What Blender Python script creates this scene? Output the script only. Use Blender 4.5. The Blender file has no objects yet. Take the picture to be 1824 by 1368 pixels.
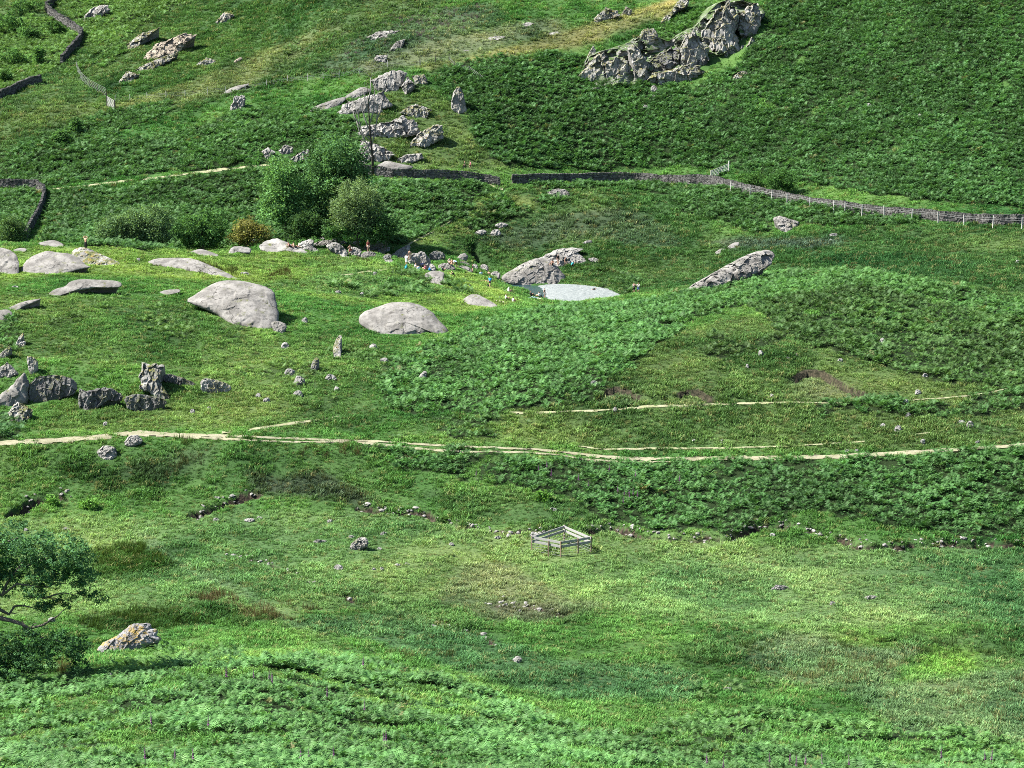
import bpy, bmesh, math, random
import numpy as np
from mathutils import Vector, Matrix
from mathutils.bvhtree import BVHTree
random.seed(7); RNG = np.random.default_rng(11)
SC = bpy.context.scene
COL = SC.collection

# ---------------------------------------------------------------- camera, sky, sun, exposure
F, CZ, PITCH = 4057.0, 50.0, math.radians(10.0)      # focal length in photograph pixels, eye height, look-down
cam_data = bpy.data.cameras.new("camera"); cam = bpy.data.objects.new("camera", cam_data); COL.objects.link(cam)
cam.location = (0, 0, CZ); cam.rotation_euler = (math.radians(90) - PITCH, 0, 0)
cam_data.sensor_width = 36.0; cam_data.lens = F / 1824.0 * 36.0
cam_data.clip_start = 0.5; cam_data.clip_end = 6000
SC.camera = cam
SUN_EL = math.radians(48); SUN_TO = Vector((-0.99, 0.06, 0)).normalized()
SUN_TO = Vector((SUN_TO.x * math.cos(SUN_EL), SUN_TO.y * math.cos(SUN_EL), math.sin(SUN_EL)))
world = bpy.data.worlds.new("World"); SC.world = world; world.use_nodes = True
wn = world.node_tree; bg = wn.nodes["Background"]; sky = wn.nodes.new("ShaderNodeTexSky")
sky.sky_type = 'NISHITA'; sky.sun_disc = False; sky.sun_elevation = SUN_EL
sky.sun_rotation = math.atan2(SUN_TO.x, SUN_TO.y)
wn.links.new(sky.outputs[0], bg.inputs[0]); bg.inputs[1].default_value = 0.06
sun_data = bpy.data.lights.new("sun", 'SUN'); sun = bpy.data.objects.new("sun", sun_data); COL.objects.link(sun)
sun_data.energy = 5.0; sun_data.angle = math.radians(0.5); sun_data.color = (1.0, 0.95, 0.86)
sun.rotation_euler = (-SUN_TO).to_track_quat('-Z', 'Y').to_euler(); sun.location = (-200, 300, 400)
SC.view_settings.view_transform = 'Standard'; SC.view_settings.look = 'None'
SC.view_settings.gamma = 1.0; SC.view_settings.use_curve_mapping = False
SC.view_settings.exposure = 1.9
SC.cycles.use_denoising = False; SC.cycles.filter_width = 0.95
SC.cycles.max_bounces = 5; SC.cycles.diffuse_bounces = 3; SC.cycles.glossy_bounces = 2
SC.cycles.transmission_bounces = 3; SC.cycles.transparent_max_bounces = 4

# ---------------------------------------------------------------- noise in numpy
def h3(ix, iy, iz, seed=0):
    a = (ix.astype(np.int64) * 374761393 + iy.astype(np.int64) * 668265263 + iz.astype(np.int64) * 1442695041 + seed * 69069) & 0xffffffff
    a = ((a ^ (a >> 13)) * 1274126177) & 0xffffffff
    a = ((a ^ (a >> 15)) * 2246822519) & 0xffffffff
    return ((a ^ (a >> 16)) & 0xffff) / 65535.0
def vn(x, y, z=None, seed=0):
    x = np.asarray(x, float); y = np.asarray(y, float); z = np.zeros_like(x) if z is None else np.asarray(z, float)
    X, Y, Z = np.floor(x), np.floor(y), np.floor(z); fx, fy, fz = x - X, y - Y, z - Z
    fx, fy, fz = [t * t * (3 - 2 * t) for t in (fx, fy, fz)]
    r = 0
    for i in (0, 1):
        for j in (0, 1):
            for k in (0, 1):
                r = r + h3(X + i, Y + j, Z + k, seed) * (fx if i else 1 - fx) * (fy if j else 1 - fy) * (fz if k else 1 - fz)
    return r * 2 - 1
def vn2(x, y, seed=0):
    X, Y = np.floor(x), np.floor(y); fx, fy = x - X, y - Y
    fx, fy = fx * fx * (3 - 2 * fx), fy * fy * (3 - 2 * fy); O = np.zeros_like(X)
    r = (h3(X, Y, O, seed) * (1 - fx) + h3(X + 1, Y, O, seed) * fx) * (1 - fy) + (h3(X, Y + 1, O, seed) * (1 - fx) + h3(X + 1, Y + 1, O, seed) * fx) * fy
    return r * 2 - 1
def fbm2(x, y, o=4, seed=0):
    s, a = 0, 0.5
    for k in range(o):
        s = s + a * vn2(x * 2 ** k + 17.3 * k, y * 2 ** k - 9.1 * k, seed + k); a *= 0.5
    return s
def fbm3(P, o=4, seed=0):
    s, a = 0, 0.5
    for k in range(o):
        q = P * 2 ** k + 13.7 * k
        s = s + a * vn(q[:, 0], q[:, 1], q[:, 2], seed + k); a *= 0.5
    return s
def facets(P, seed=0):
    """blocky rock relief: every jittered cell of space tilts its own way"""
    B = np.floor(P); best = np.full(len(P), 9e9); sec = np.full(len(P), 9e9); val = np.zeros(len(P))
    for i in (-1, 0, 1):
        for j in (-1, 0, 1):
            for k in (-1, 0, 1):
                c = B + (i, j, k)
                J = np.stack([h3(c[:, 0], c[:, 1], c[:, 2], seed + q) for q in (1, 2, 3)], 1)
                d = P - (c + J); dd = (d * d).sum(1)
                D = np.stack([h3(c[:, 0], c[:, 1], c[:, 2], seed + q) - 0.5 for q in (4, 5, 6)], 1)
                v = (d * D).sum(1) * 1.6 + h3(c[:, 0], c[:, 1], c[:, 2], seed + 7) - 0.5
                m = dd < best
                sec = np.where(m, best, np.minimum(sec, dd)); val = np.where(m, v, val); best = np.where(m, dd, best)
    crack = np.sqrt(sec) - np.sqrt(best)
    return val, crack

# ---------------------------------------------------------------- object helpers
def tag(o, label=None, cat=None, group=None, kind=None):
    if label: o["label"] = label
    if cat: o["category"] = cat
    if group: o["group"] = group
    if kind: o["kind"] = kind
    return o
def mesh_obj(name, V, Fc, mat=None, parent=None, smooth=False, loc=None):
    me = bpy.data.meshes.new(name)
    me.from_pydata([tuple(v) for v in V], [], [tuple(f) for f in Fc])
    if mat: me.materials.append(mat)
    if smooth: me.polygons.foreach_set("use_smooth", [True] * len(me.polygons))
    me.update()
    o = bpy.data.objects.new(name, me); COL.objects.link(o)
    if loc is not None: o.location = loc
    if parent: o.parent = parent
    return o
def empty(name, loc, rz=0.0):
    o = bpy.data.objects.new(name, None); COL.objects.link(o); o.location = loc; o.rotation_euler = (0, 0, rz)
    o.empty_display_size = 0.2
    return o
def copy_tree(o, loc=None, rz=None, parent=None):
    c = o.copy(); COL.objects.link(c)
    if parent: c.parent = parent
    if loc is not None: c.location = loc
    if rz is not None: c.rotation_euler = (0, 0, rz)
    for ch in list(o.children): copy_tree(ch, parent=c)
    return c
class MB:
    """collects simple solids into one mesh"""
    def __init__(s): s.V = []; s.F = []
    def add(s, V, Fc):
        n = len(s.V); s.V += [tuple(v) for v in V]; s.F += [tuple(i + n for i in f) for f in Fc]
    def box(s, c, size, M=None, jit=0.0):
        x, y, z = [t / 2 for t in size]; P = [Vector((a * x, b * y, d * z)) for d in (-1, 1) for b in (-1, 1) for a in (-1, 1)]
        if jit: P = [p + Vector((random.uniform(-jit, jit) * size[0], random.uniform(-jit, jit) * size[1], random.uniform(-jit, jit) * size[2])) for p in P]
        if M is not None: P = [M @ p for p in P]
        c = Vector(c)
        s.add([p + c for p in P], [(0, 2, 3, 1), (4, 5, 7, 6), (0, 1, 5, 4), (2, 6, 7, 3), (0, 4, 6, 2), (1, 3, 7, 5)])
    def bar(s, a, b, w, h, up=(0, 0, 1)):
        a, b = Vector(a), Vector(b); d = b - a; L = d.length
        if L < 1e-6: return
        x = d / L; up = Vector(up); y = up.cross(x)
        if y.length < 1e-4: y = Vector((0, 1, 0)).cross(x)
        y.normalize(); z = x.cross(y)
        M = Matrix((x, y, z)).transposed()
        s.box((a + b) / 2, (L, w, h), M)
    def tube(s, pts, rad, n=6):
        pts = [Vector(p) for p in pts]; R = []
        for i, p in enumerate(pts):
            d = (pts[min(i + 1, len(pts) - 1)] - pts[max(i - 1, 0)])
            d = d.normalized() if d.length > 1e-6 else Vector((0, 0, 1))
            x = d.orthogonal().normalized(); y = d.cross(x)
            if R: # keep the ring's start aligned with the one before
                x = (px - d * px.dot(d)); x = x.normalized() if x.length > 1e-4 else d.orthogonal().normalized(); y = d.cross(x)
            px = x
            R.append([p + (x * math.cos(2 * math.pi * k / n) + y * math.sin(2 * math.pi * k / n)) * rad[i] for k in range(n)])
        V = [q for r in R for q in r]; Fc = []
        for i in range(len(pts) - 1):
            for k in range(n):
                Fc.append((i * n + k, i * n + (k + 1) % n, (i + 1) * n + (k + 1) % n, (i + 1) * n + k))
        Fc.append(tuple(range(n - 1, -1, -1))); Fc.append(tuple((len(pts) - 1) * n + k for k in range(n)))
        s.add(V, Fc)
    def build(s, name, mat=None, parent=None, smooth=False, loc=None):
        if loc is not None:
            L = Vector(loc); s.V = [tuple(Vector(v) - L) for v in s.V]
        return mesh_obj(name, s.V, s.F, mat, parent, smooth, loc)

# ---------------------------------------------------------------- materials
class NT:
    def __init__(s, name):
        s.m = bpy.data.materials.new(name); s.m.use_nodes = True; s.t = s.m.node_tree; s.t.nodes.clear()
        s.out = s.t.nodes.new("ShaderNodeOutputMaterial")
    def n(s, typ, ins=None, **props):
        nd = s.t.nodes.new("ShaderNode" + typ)
        for k, v in props.items(): setattr(nd, k, v)
        for k, v in (ins or {}).items():
            if isinstance(v, bpy.types.NodeSocket): s.t.links.new(v, nd.inputs[k])
            else: nd.inputs[k].default_value = v
        return nd
    def noise(s, vec, scale, detail=4, rough=0.6):
        return s.n("TexNoise", {"Vector": vec, "Scale": scale, "Detail": detail, "Roughness": rough}).outputs[0]
    def ramp(s, fac, a, b, hard=False):
        r = s.n("MapRange", {0: fac, 1: a, 2: b, 3: 0.0, 4: 1.0}); r.interpolation_type = 'LINEAR' if hard else 'SMOOTHSTEP'
        return r.outputs[0]
    def mix(s, fac, a, b, mode='MIX'):
        m = s.n("Mix", data_type='RGBA', blend_type=mode)
        for i, v in ((0, fac), (6, a), (7, b)):
            if isinstance(v, bpy.types.NodeSocket): s.t.links.new(v, m.inputs[i])
            else: m.inputs[i].default_value = v if i == 0 else ((*v, 1) if len(v) == 3 else v)
        return m.outputs[2]
    def math(s, op, a, b=0.0):
        return s.n("Math", {0: a, 1: b}, operation=op).outputs[0]
    def scale(s, vec, v):
        return s.n("VectorMath", {0: vec, 1: v}, operation='MULTIPLY').outputs[0]
    def finish(s, sh):
        s.t.links.new(sh, s.out.inputs[0]); return s.m
def principled(t, col, rough=0.9, bump=None, dist=0.05, strength=0.6, spec=0.3):
    ins = {"Base Color": col if isinstance(col, bpy.types.NodeSocket) else (*col, 1), "Roughness": rough, "Specular IOR Level": spec}
    if bump is not None:
        ins["Normal"] = t.n("Bump", {"Height": bump, "Strength": strength, "Distance": dist}).outputs[0]
    return t.finish(t.n("BsdfPrincipled", ins).outputs[0])

def leaf_material(name, instanced, trans=0.35, attr="col", gloss=0.05):
    t = NT(name)
    a = t.n("Attribute", attribute_name=attr, attribute_type='INSTANCER' if instanced else 'GEOMETRY').outputs[0]
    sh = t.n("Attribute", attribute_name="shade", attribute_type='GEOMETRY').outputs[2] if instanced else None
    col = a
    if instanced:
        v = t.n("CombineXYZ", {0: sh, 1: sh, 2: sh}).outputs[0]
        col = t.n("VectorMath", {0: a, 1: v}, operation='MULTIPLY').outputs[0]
    d = t.n("BsdfDiffuse", {0: col}).outputs[0]
    tr = t.n("BsdfTranslucent", {0: t.n("VectorMath", {0: col, 1: (1.15, 1.2, 0.6)}, operation='MULTIPLY').outputs[0]}).outputs[0]
    m = t.n("MixShader", {0: trans, 1: d, 2: tr}).outputs[0]
    if not gloss: return t.finish(m)
    g = t.n("BsdfGlossy", {0: (0.5, 0.62, 0.5, 1), 1: 0.6}).outputs[0]
    return t.finish(t.n("MixShader", {0: gloss, 1: m, 2: g}).outputs[0])

def rock_material(name, light, dark, moss=0.35, streak=0.5, mosscol=(0.075, 0.085, 0.022), bumpd=0.12, ochre=0.0):
    t = NT(name); P = t.n("NewGeometry"); pos = P.outputs[0]
    n1 = t.noise(pos, 0.55, 5, 0.62); n2 = t.noise(pos, 2.6, 5, 0.7)
    st = t.noise(t.scale(pos, (2.2, 2.2, 0.35)), 1.0, 4, 0.65)
    col = t.mix(t.ramp(n1, 0.38, 0.62), light, tuple(0.38 * a + 0.62 * b for a, b in zip(light, dark)))
    col = t.mix(t.math('MULTIPLY', t.ramp(st, 0.52, 0.72), streak), col, dark)
    col = t.mix(t.math('MULTIPLY', t.ramp(n2, 0.55, 0.72), 0.4), col, tuple(min(0.5, 1.3 * a) for a in light))
    vor = t.n("TexVoronoi", {"Vector": t.n("VectorMath", {0: pos, 1: t.n("VectorMath", {0: t.n("TexNoise", {"Vector": pos, "Scale": 0.9, "Detail": 3}).outputs[1], 1: (1.6, 1.6, 1.6)}, operation='MULTIPLY').outputs[0]}, operation='ADD').outputs[0], "Scale": 0.33}, feature='DISTANCE_TO_EDGE').outputs[0]
    ck = t.math('MAXIMUM', t.ramp(vor, 0.0, 0.02), t.ramp(t.noise(pos, 0.22, 2), 0.40, 0.46))
    col = t.mix(ck, tuple(0.35 * c for c in dark), col)
    nz = t.n("SeparateXYZ", {0: P.outputs[1]}).outputs[2]
    mm = t.math('MULTIPLY', t.ramp(nz, 0.25, 0.8), t.ramp(t.noise(pos, 0.8, 6, 0.75), 0.62 - 0.32 * moss, 0.76 - 0.32 * moss))
    col = t.mix(mm, col, mosscol)
    if ochre:
        oc = t.math('MULTIPLY', t.ramp(nz, 0.3, 0.7), t.ramp(t.noise(pos, 1.7, 6, 0.75), 0.6 - 0.3 * ochre, 0.7 - 0.3 * ochre))
        col = t.mix(oc, col, (0.20, 0.145, 0.035))
    h = t.math('ADD', t.math('MULTIPLY', ck, 0.5), t.math('ADD', n2, t.math('MULTIPLY', st, 0.5)))
    return principled(t, col, 0.92, h, bumpd, 0.8, 0.25)

def plain(name, col, rough=0.8, var=0.18, scale=20.0):
    t = NT(name); pos = t.n("TexCoord").outputs[3]
    n = t.noise(pos, scale, 3)
    c = t.mix(n, tuple(x * (1 - var) for x in col), tuple(min(1, x * (1 + var)) for x in col))
    return principled(t, c, rough)
_PL = {}
def pm(name, col, rough=0.8, var=0.18, scale=20.0):
    if name not in _PL: _PL[name] = plain(name, col, rough, var, scale)
    return _PL[name]
M_DOME = rock_material("smooth_pale_rock", (0.19, 0.184, 0.174), (0.055, 0.052, 0.048), moss=0.2, streak=0.9, bumpd=0.08)
M_CRAG = rock_material("fractured_grey_rock", (0.265, 0.26, 0.25), (0.05, 0.05, 0.05), moss=0.62, streak=0.8, bumpd=0.09, ochre=0.2)
M_DARK = rock_material("dark_rock", (0.13, 0.13, 0.13), (0.035, 0.035, 0.037), moss=0.5, streak=0.8, bumpd=0.1)  # darker rock; on the left crags it paints in their shade
M_STREAM = rock_material("stream_rock", (0.25, 0.243, 0.23), (0.06, 0.058, 0.056), moss=0.22, streak=0.65, bumpd=0.06)
M_LICHEN = rock_material("lichened_boulder_rock", (0.23, 0.23, 0.24), (0.07, 0.07, 0.075), moss=0.15, streak=0.4, bumpd=0.06, ochre=0.42)
M_STONE = rock_material("field_stone", (0.22, 0.217, 0.208), (0.08, 0.078, 0.075), moss=0.1, streak=0.3, bumpd=0.05)
M_TAN = rock_material("tan_rock", (0.27, 0.235, 0.19), (0.10, 0.085, 0.07), moss=0.3, streak=0.5, bumpd=0.15)
# ---------------------------------------------------------------- the lie of the land
CP, SP = math.cos(PITCH), math.sin(PITCH)
def ray(u, v):
    """direction through a photograph pixel, scaled to one metre of forward distance"""
    t = (684.0 - np.asarray(v, float)) / F; dy = CP + t * SP
    return (np.asarray(u, float) - 912.0) / F / dy, (-SP + t * CP) / dy
def zat(y, v): return CZ + y * float(ray(912, v)[1])
# survey lines: (distance, picture row of the ground there) or (distance, None, height)
N_ = None
SURVEY = {
 -150: [(115,1368),(150,1200),(163,1150),(192,1000),(209,905),(215,860),(222,788),(228,762),(238,715),(243,662),(258,590),(280,520),(310,468),(325,440),(345,N_,9),(365,N_,6),(385,425),(425,345),(445,285),(470,215),(500,165),(540,105),(600,15)],
 0: [(115,1368),(150,1200),(163,1150),(192,1000),(209,905),(215,860),(222,786),(228,760),(238,715),(243,660),(258,590),(280,520),(310,468),(325,437),(345,N_,9),(362,N_,5.5),(385,425),(425,335),(445,270),(470,200),(500,150),(540,90),(600,0)],
 200: [(115,1368),(131,1275),(144,1200),(153,1182),(166,1143),(192,1000),(209,905),(215,858),(222,780),(228,757),(238,708),(243,664),(258,600),(276,535),(304,478),(325,440),(345,N_,8.5),(362,N_,5),(385,428),(425,325),(445,260),(468,190),(498,135),(535,75),(590,0)],
 450: [(115,1368),(131,1268),(144,1186),(152,1172),(166,1140),(192,1000),(206,920),(212,870),(221,785),(229,750),(243,685),(258,625),(275,565),(300,508),(325,470),(345,443),(355,N_,5.5),(368,N_,4),(392,430),(410,380),(428,298),(440,245),(460,190),(490,120),(525,60),(565,0)],
 650: [(118,1368),(134,1282),(146,1214),(155,1192),(168,1142),(192,1000),(207,915),(213,870),(222,795),(229,760),(243,690),(256,640),(270,595),(290,545),(312,510),(335,475),(348,452),(360,N_,4.5),(372,N_,4),(386,430),(400,390),(412,345),(424,308),(436,250),(450,190),(468,130),(490,60),(515,0)],
 800: [(119,1368),(135,1296),(146,1240),(157,1203),(175,1100),(193,1000),(205,935),(211,885),(221,800),(229,755),(243,690),(256,640),(274,590),(300,543),(325,512),(345,492),(358,478),(366,470),(378,460),(391,435),(403,395),(414,350),(425,312),(438,250),(452,185),(470,115),(495,40),(515,0)],
 900: [(120,1368),(137,1300),(147,1258),(158,1200),(175,1100),(194,1000),(204,940),(211,885),(219,812),(227,755),(238,690),(250,640),(266,595),(285,562),(310,545),(330,528),(348,515),(357,508),(362,N_,1.4),(376,N_,1.0),(384,N_,1.9),(390,471),(398,440),(407,400),(418,345),(427,316),(440,250),(455,180),(472,110),(495,40),(512,0)],
 1000: [(122,1368),(143,1292),(158,1200),(175,1100),(194,1000),(203,945),(211,880),(219,818),(226,770),(236,690),(249,640),(264,595),(284,560),(298,545),(320,N_,4.2),(338,N_,1.6),(350,N_,0.9),(374,N_,0.9),(380,N_,1.6),(385,487),(392,460),(401,420),(410,380),(418,347),(428,325),(434,312),(444,250),(458,180),(474,110),(494,40),(510,0)],
 1120: [(124,1368),(142,1296),(158,1200),(175,1100),(194,1000),(203,945),(211,880),(219,822),(226,770),(235,690),(248,630),(264,580),(284,545),(296,530),(318,N_,5.2),(336,N_,2.4),(348,N_,1.5),(356,523),(366,N_,1.7),(378,490),(388,460),(400,420),(410,375),(420,345),(429,330),(436,315),(444,260),(458,180),(474,110),(494,40),(510,0)],
 1300: [(128,1368),(141,1300),(158,1200),(175,1100),(193,1005),(201,955),(209,890),(218,822),(226,765),(234,700),(246,635),(262,575),(280,535),(294,508),(315,N_,7.3),(335,N_,3.8),(348,N_,2.5),(362,N_,2.6),(376,475),(386,440),(396,405),(406,370),(414,340),(420,325),(432,280),(450,190),(470,100),(490,20),(500,0)],
 1500: [(128,1368),(141,1300),(158,1200),(175,1100),(192,1010),(199,965),(207,900),(217,823),(226,760),(234,705),(246,635),(260,575),(276,520),(292,485),(310,N_,9.3),(330,N_,6.0),(344,N_,5.2),(356,480),(368,450),(380,415),(390,383),(397,360),(410,320),(430,230),(450,140),(470,55),(482,0)],
 1700: [(128,1368),(141,1300),(158,1200),(175,1100),(192,1010),(198,972),(206,900),(217,812),(226,750),(236,690),(248,635),(260,590),(272,550),(284,510),(304,N_,8.3),(325,N_,5.8),(342,485),(356,450),(370,415),(380,387),(390,350),(410,260),(430,165),(450,70),(465,0)],
 1824: [(128,1368),(141,1300),(158,1200),(175,1100),(192,1010),(198,972),(206,900),(218,795),(226,745),(236,695),(248,645),(260,605),(270,570),(281,533),(300,N_,7.5),(320,N_,5.5),(338,490),(352,450),(366,412),(374,393),(384,355),(405,260),(425,165),(445,70),(460,0)],
 2000: [(128,1368),(141,1300),(158,1200),(175,1100),(192,1010),(198,972),(206,900),(218,780),(226,735),(236,692),(248,655),(260,622),(270,600),(281,580),(300,N_,6.0),(320,N_,5.2),(338,495),(352,455),(366,418),(374,399),(384,355),(405,260),(425,165),(445,70),(460,0)],
}
def pchip(x, y, xq):
    x, y = np.asarray(x, float), np.asarray(y, float); h = np.diff(x); d = np.diff(y) / h; m = np.zeros_like(y)
    w1 = 2 * h[1:] + h[:-1]; w2 = h[1:] + 2 * h[:-1]; ok = d[1:] * d[:-1] > 0
    with np.errstate(divide='ignore', invalid='ignore'):
        m[1:-1] = np.where(ok, (w1 + w2) / (w1 / d[:-1] + w2 / d[1:]), 0)
    m[0], m[-1] = d[0], d[-1]
    xq = np.clip(xq, x[0], x[-1]); k = np.clip(np.searchsorted(x, xq) - 1, 0, len(x) - 2); t = (xq - x[k]) / h[k]
    return (2*t**3-3*t**2+1)*y[k] + (t**3-2*t**2+t)*h[k]*m[k] + (-2*t**3+3*t**2)*y[k+1] + (t**3-t**2)*h[k]*m[k+1]
YG = np.concatenate([np.arange(4, 60, 4.0), np.arange(60, 95, 1.0), np.arange(95, 255, 0.4), np.arange(255, 425, 0.5), np.arange(425, 560, 0.75), np.arange(560, 720, 4.0), np.arange(720, 1900, 25.0)])
UG = np.concatenate([np.arange(-3600, -700, 60.0), np.arange(-700, -260, 10.0), np.arange(-260, 2084, 4.0), np.arange(2084, 2524, 10.0), np.arange(2524, 5424, 60.0)])
uc = sorted(SURVEY); prof = []
for u in uc:
    L = [(p[0], p[2] if len(p) == 3 else zat(p[0], p[1])) for p in SURVEY[u]]
    y1, z1 = L[0]; yl, zl = L[-1]
    L = [(4, 48.0), (55, 27.0), (y1 - 28, z1 + 7.6)] + L + [(yl + 70, zl + 34), (yl + 300, zl + 160), (yl + 800, zl + 300), (2400, zl + 330)]
    prof.append(pchip([a for a, b in L], [b for a, b in L], YG))
prof = np.array(prof)
UCOL = 912 + (UG - 912)
HG = np.stack([pchip(uc, prof[:, j], np.clip(UCOL, uc[0], uc[-1])) for j in range(len(YG))], 1)     # [u, y]
def smooth(A, ax, n):
    for _ in range(n):
        B = A.copy(); s = [slice(None)] * 2; a, b, c = list(s), list(s), list(s)
        a[ax], b[ax], c[ax] = slice(0, -2), slice(1, -1), slice(2, None)
        B[tuple(b)] = 0.25 * A[tuple(a)] + 0.5 * A[tuple(b)] + 0.25 * A[tuple(c)]; A = B
    return A
HG = smooth(smooth(HG, 1, 14), 0, 60)
SG = (UG - 912) / F / CP                      # plan bearing of each grid line
XG = SG[:, None] * (YG[None, :] + 0.0); YY = np.broadcast_to(YG[None, :], XG.shape)
fade = np.clip((YG - 60) / 60, 0, 1)[None, :]
rel = 0.42 * fbm2(XG / 9, YY / 9, 3, 3) + 0.22 * fbm2(XG / 2.6, YY / 2.6, 3, 31) + 0.06 * vn2(XG / 0.8, YY / 0.8, 9)
rel = rel + np.clip((YY - 425) / 40, 0, 1) * 1.6 * fbm2(XG / 16, YY / 22, 3, 77)
HG = HG + fade * rel
def ground(x, y, A=None):
    A = HG if A is None else A
    x = np.asarray(x, float); y = np.asarray(y, float)
    u = 912 + x / np.maximum(y, 1) * F * CP
    fi = np.clip(np.interp(u, UG, np.arange(len(UG))), 0, len(UG) - 1.001); fj = np.clip(np.interp(y, YG, np.arange(len(YG))), 0, len(YG) - 1.001)
    i, j = fi.astype(int), fj.astype(int); a, b = fi - i, fj - j
    return (A[i, j] * (1 - a) + A[i + 1, j] * a) * (1 - b) + (A[i, j + 1] * (1 - a) + A[i + 1, j + 1] * a) * b
_YS = np.concatenate([np.arange(70, 430, 0.35), np.arange(430, 900, 0.9)])
def shoot(us, vs):
    """where the sight line through each picture point first meets the land"""
    us = np.atleast_1d(np.asarray(us, float)); vs = np.atleast_1d(np.asarray(vs, float)); out = []
    for u, v in zip(us, vs):
        rx, rz = ray(u, v); z = CZ + rz * _YS; g = ground(rx * _YS, _YS); k = np.argmax(z <= g)
        if not (z <= g).any(): k = len(_YS) - 1
        if k > 0:
            d0, d1 = z[k-1] - g[k-1], z[k] - g[k]; t = d0 / (d0 - d1) if d0 != d1 else 0
            y = _YS[k-1] + min(max(t, 0), 1) * (_YS[k] - _YS[k-1])
        else: y = _YS[0]
        out.append((rx * y, y, float(ground(rx * y, y))))
    return np.array(out)
def densify(poly, step=14, closed=True):
    P = []; n = len(poly)
    for i in range(n if closed else n - 1):
        a, b = poly[i], poly[(i + 1) % n]; k = max(1, int(math.hypot(b[0] - a[0], b[1] - a[1]) / step))
        P += [tuple(a[q] + (b[q] - a[q]) * t / k for q in range(len(a))) for t in range(k)]
    if not closed: P.append(tuple(poly[-1]))
    return P
def inside(poly, X, Y):
    r = np.zeros(X.shape, bool); n = len(poly)
    for i in range(n):
        x1, y1 = poly[i][:2]; x2, y2 = poly[(i + 1) % n][:2]
        if y1 == y2: continue
        c = (Y > min(y1, y2)) & (Y <= max(y1, y2))
        r ^= c & (X < (x2 - x1) * (Y - y1) / (y2 - y1) + x1)
    return r
WX = 0.9 * fbm2(XG / 2.2, YY / 2.2, 3, 51); WY = 2.2 * fbm2(XG / 2.6 + 40, YY / 3.4, 3, 52)
def plan(poly, step=14): return shoot(*zip(*densify(poly, step)))
def area(P, warp=1.0):
    """plan polygon -> 0/1 map on the land grid, with a ragged edge"""
    m = np.zeros(XG.shape, bool); P = np.asarray(P)
    i0, i1 = np.searchsorted(SG, (P[:, 0] / P[:, 1]).min() - 0.02), np.searchsorted(SG, (P[:, 0] / P[:, 1]).max() + 0.02)
    j0, j1 = np.searchsorted(YG, P[:, 1].min() - 5), np.searchsorted(YG, P[:, 1].max() + 5)
    s = (slice(max(i0, 0), i1 + 1), slice(max(j0, 0), j1 + 1))
    m[s] = inside(P, XG[s] + warp * WX[s], YY[s] + warp * WY[s]); return m
def line_dist(P, pad=3.0):
    """distance from every land vertex near a plan polyline"""
    D = np.full(XG.shape, 99.0); P = np.asarray(P)
    for a, b in zip(P[:-1], P[1:]):
        lo, hi = min(a[1], b[1]) - pad, max(a[1], b[1]) + pad; j0, j1 = np.searchsorted(YG, lo), np.searchsorted(YG, hi)
        s0, s1 = min(a[0]/a[1], b[0]/b[1]), max(a[0]/a[1], b[0]/b[1]); q = pad / max(lo, 50)
        i0, i1 = np.searchsorted(SG, s0 - q), np.searchsorted(SG, s1 + q); s = (slice(i0, i1), slice(j0, j1))
        d = b[:2] - a[:2]; L = max((d * d).sum(), 1e-9); t = np.clip(((XG[s] - a[0]) * d[0] + (YY[s] - a[1]) * d[1]) / L, 0, 1)
        D[s] = np.minimum(D[s], np.hypot(XG[s] - a[0] - t * d[0], YY[s] - a[1] - t * d[1]))
    return D

# pool basin and the beck above it lie on one level
POOL_Z = 0.55
def level(poly, z, step=10):
    P = densify(poly, step); r = np.array([[float(t) for t in ray(*p[:2])] for p in P]); y = (z - CZ) / r[:, 1]
    return np.stack([r[:, 0] * y, y, np.full(len(y), z)], 1)
POOL_PX = [(838,479),(862,487),(882,494),(903,502),(931,507),(960,509),(1000,509),(1040,512),(1080,518),(1107,530),(1100,539),(1030,542),(960,540),(935,531),(915,520),(898,511),(880,504),(858,495),(840,487)]
BEACH_PX = [(953,509),(1000,509),(1040,512),(1080,518),(1107,530),(1100,540),(1030,543),(968,540),(969,533),(965,522),(960,514)]
pool_plan = level(POOL_PX, POOL_Z)
pm_ = area(pool_plan, 0.35).astype(float); pm_ = smooth(smooth(pm_, 0, 5), 1, 2)
HG = np.where(pm_ > 0.02, HG * (1 - pm_) + np.minimum(HG, POOL_Z - 0.55) * pm_, HG)
soil = np.zeros(XG.shape); bare = np.zeros(XG.shape)
BECKS = [([(25,917),(60,893),(95,885),(112,886)], 1.1, 1.0), ([(343,918),(370,908),(400,895),(455,880)], 0.8, 0.8),
 ([(640,905),(690,912),(760,916),(790,932),(832,940)], 0.6, 0.6), ([(832,940),(900,948),(1000,945)], 0.3, 0.4), ([(1050,947),(1092,938),(1140,953),(1200,960),(1300,962),(1332,945),(1362,934),(1395,936)], 0.9, 0.9),
 ([(1395,936),(1450,945),(1500,962)], 0.4, 0.4), ([(1500,962),(1532,972),(1600,976),(1680,968),(1760,969),(1900,974)], 0.9, 0.85), ([(412,988),(460,1000),(520,1020),(563,1042)], 0.3, 0.3),
 ([(876,1076),(905,1084),(935,1092)], 0.25, 0.35), ([(900,1070),(960,1086),(1003,1098)], 0.25, 0.35), ([(612,1060),(628,1072)], 0.25, 0.4), ([(780,1108),(812,1118),(868,1140),(880,1150)], 0.2, 0.3)]
SCARS = [([(1068,708),(1082,694),(1100,691),(1120,697),(1136,706)], 0.55), ([(1208,702),(1225,695),(1245,697),(1264,708)], 0.5), ([(1418,671),(1438,661),(1462,662),(1490,678),(1512,690),(1545,704)], 0.7),
 ([(330,648),(300,640)], 0.3), ([(255,655),(290,652)], 0.2)]
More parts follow.
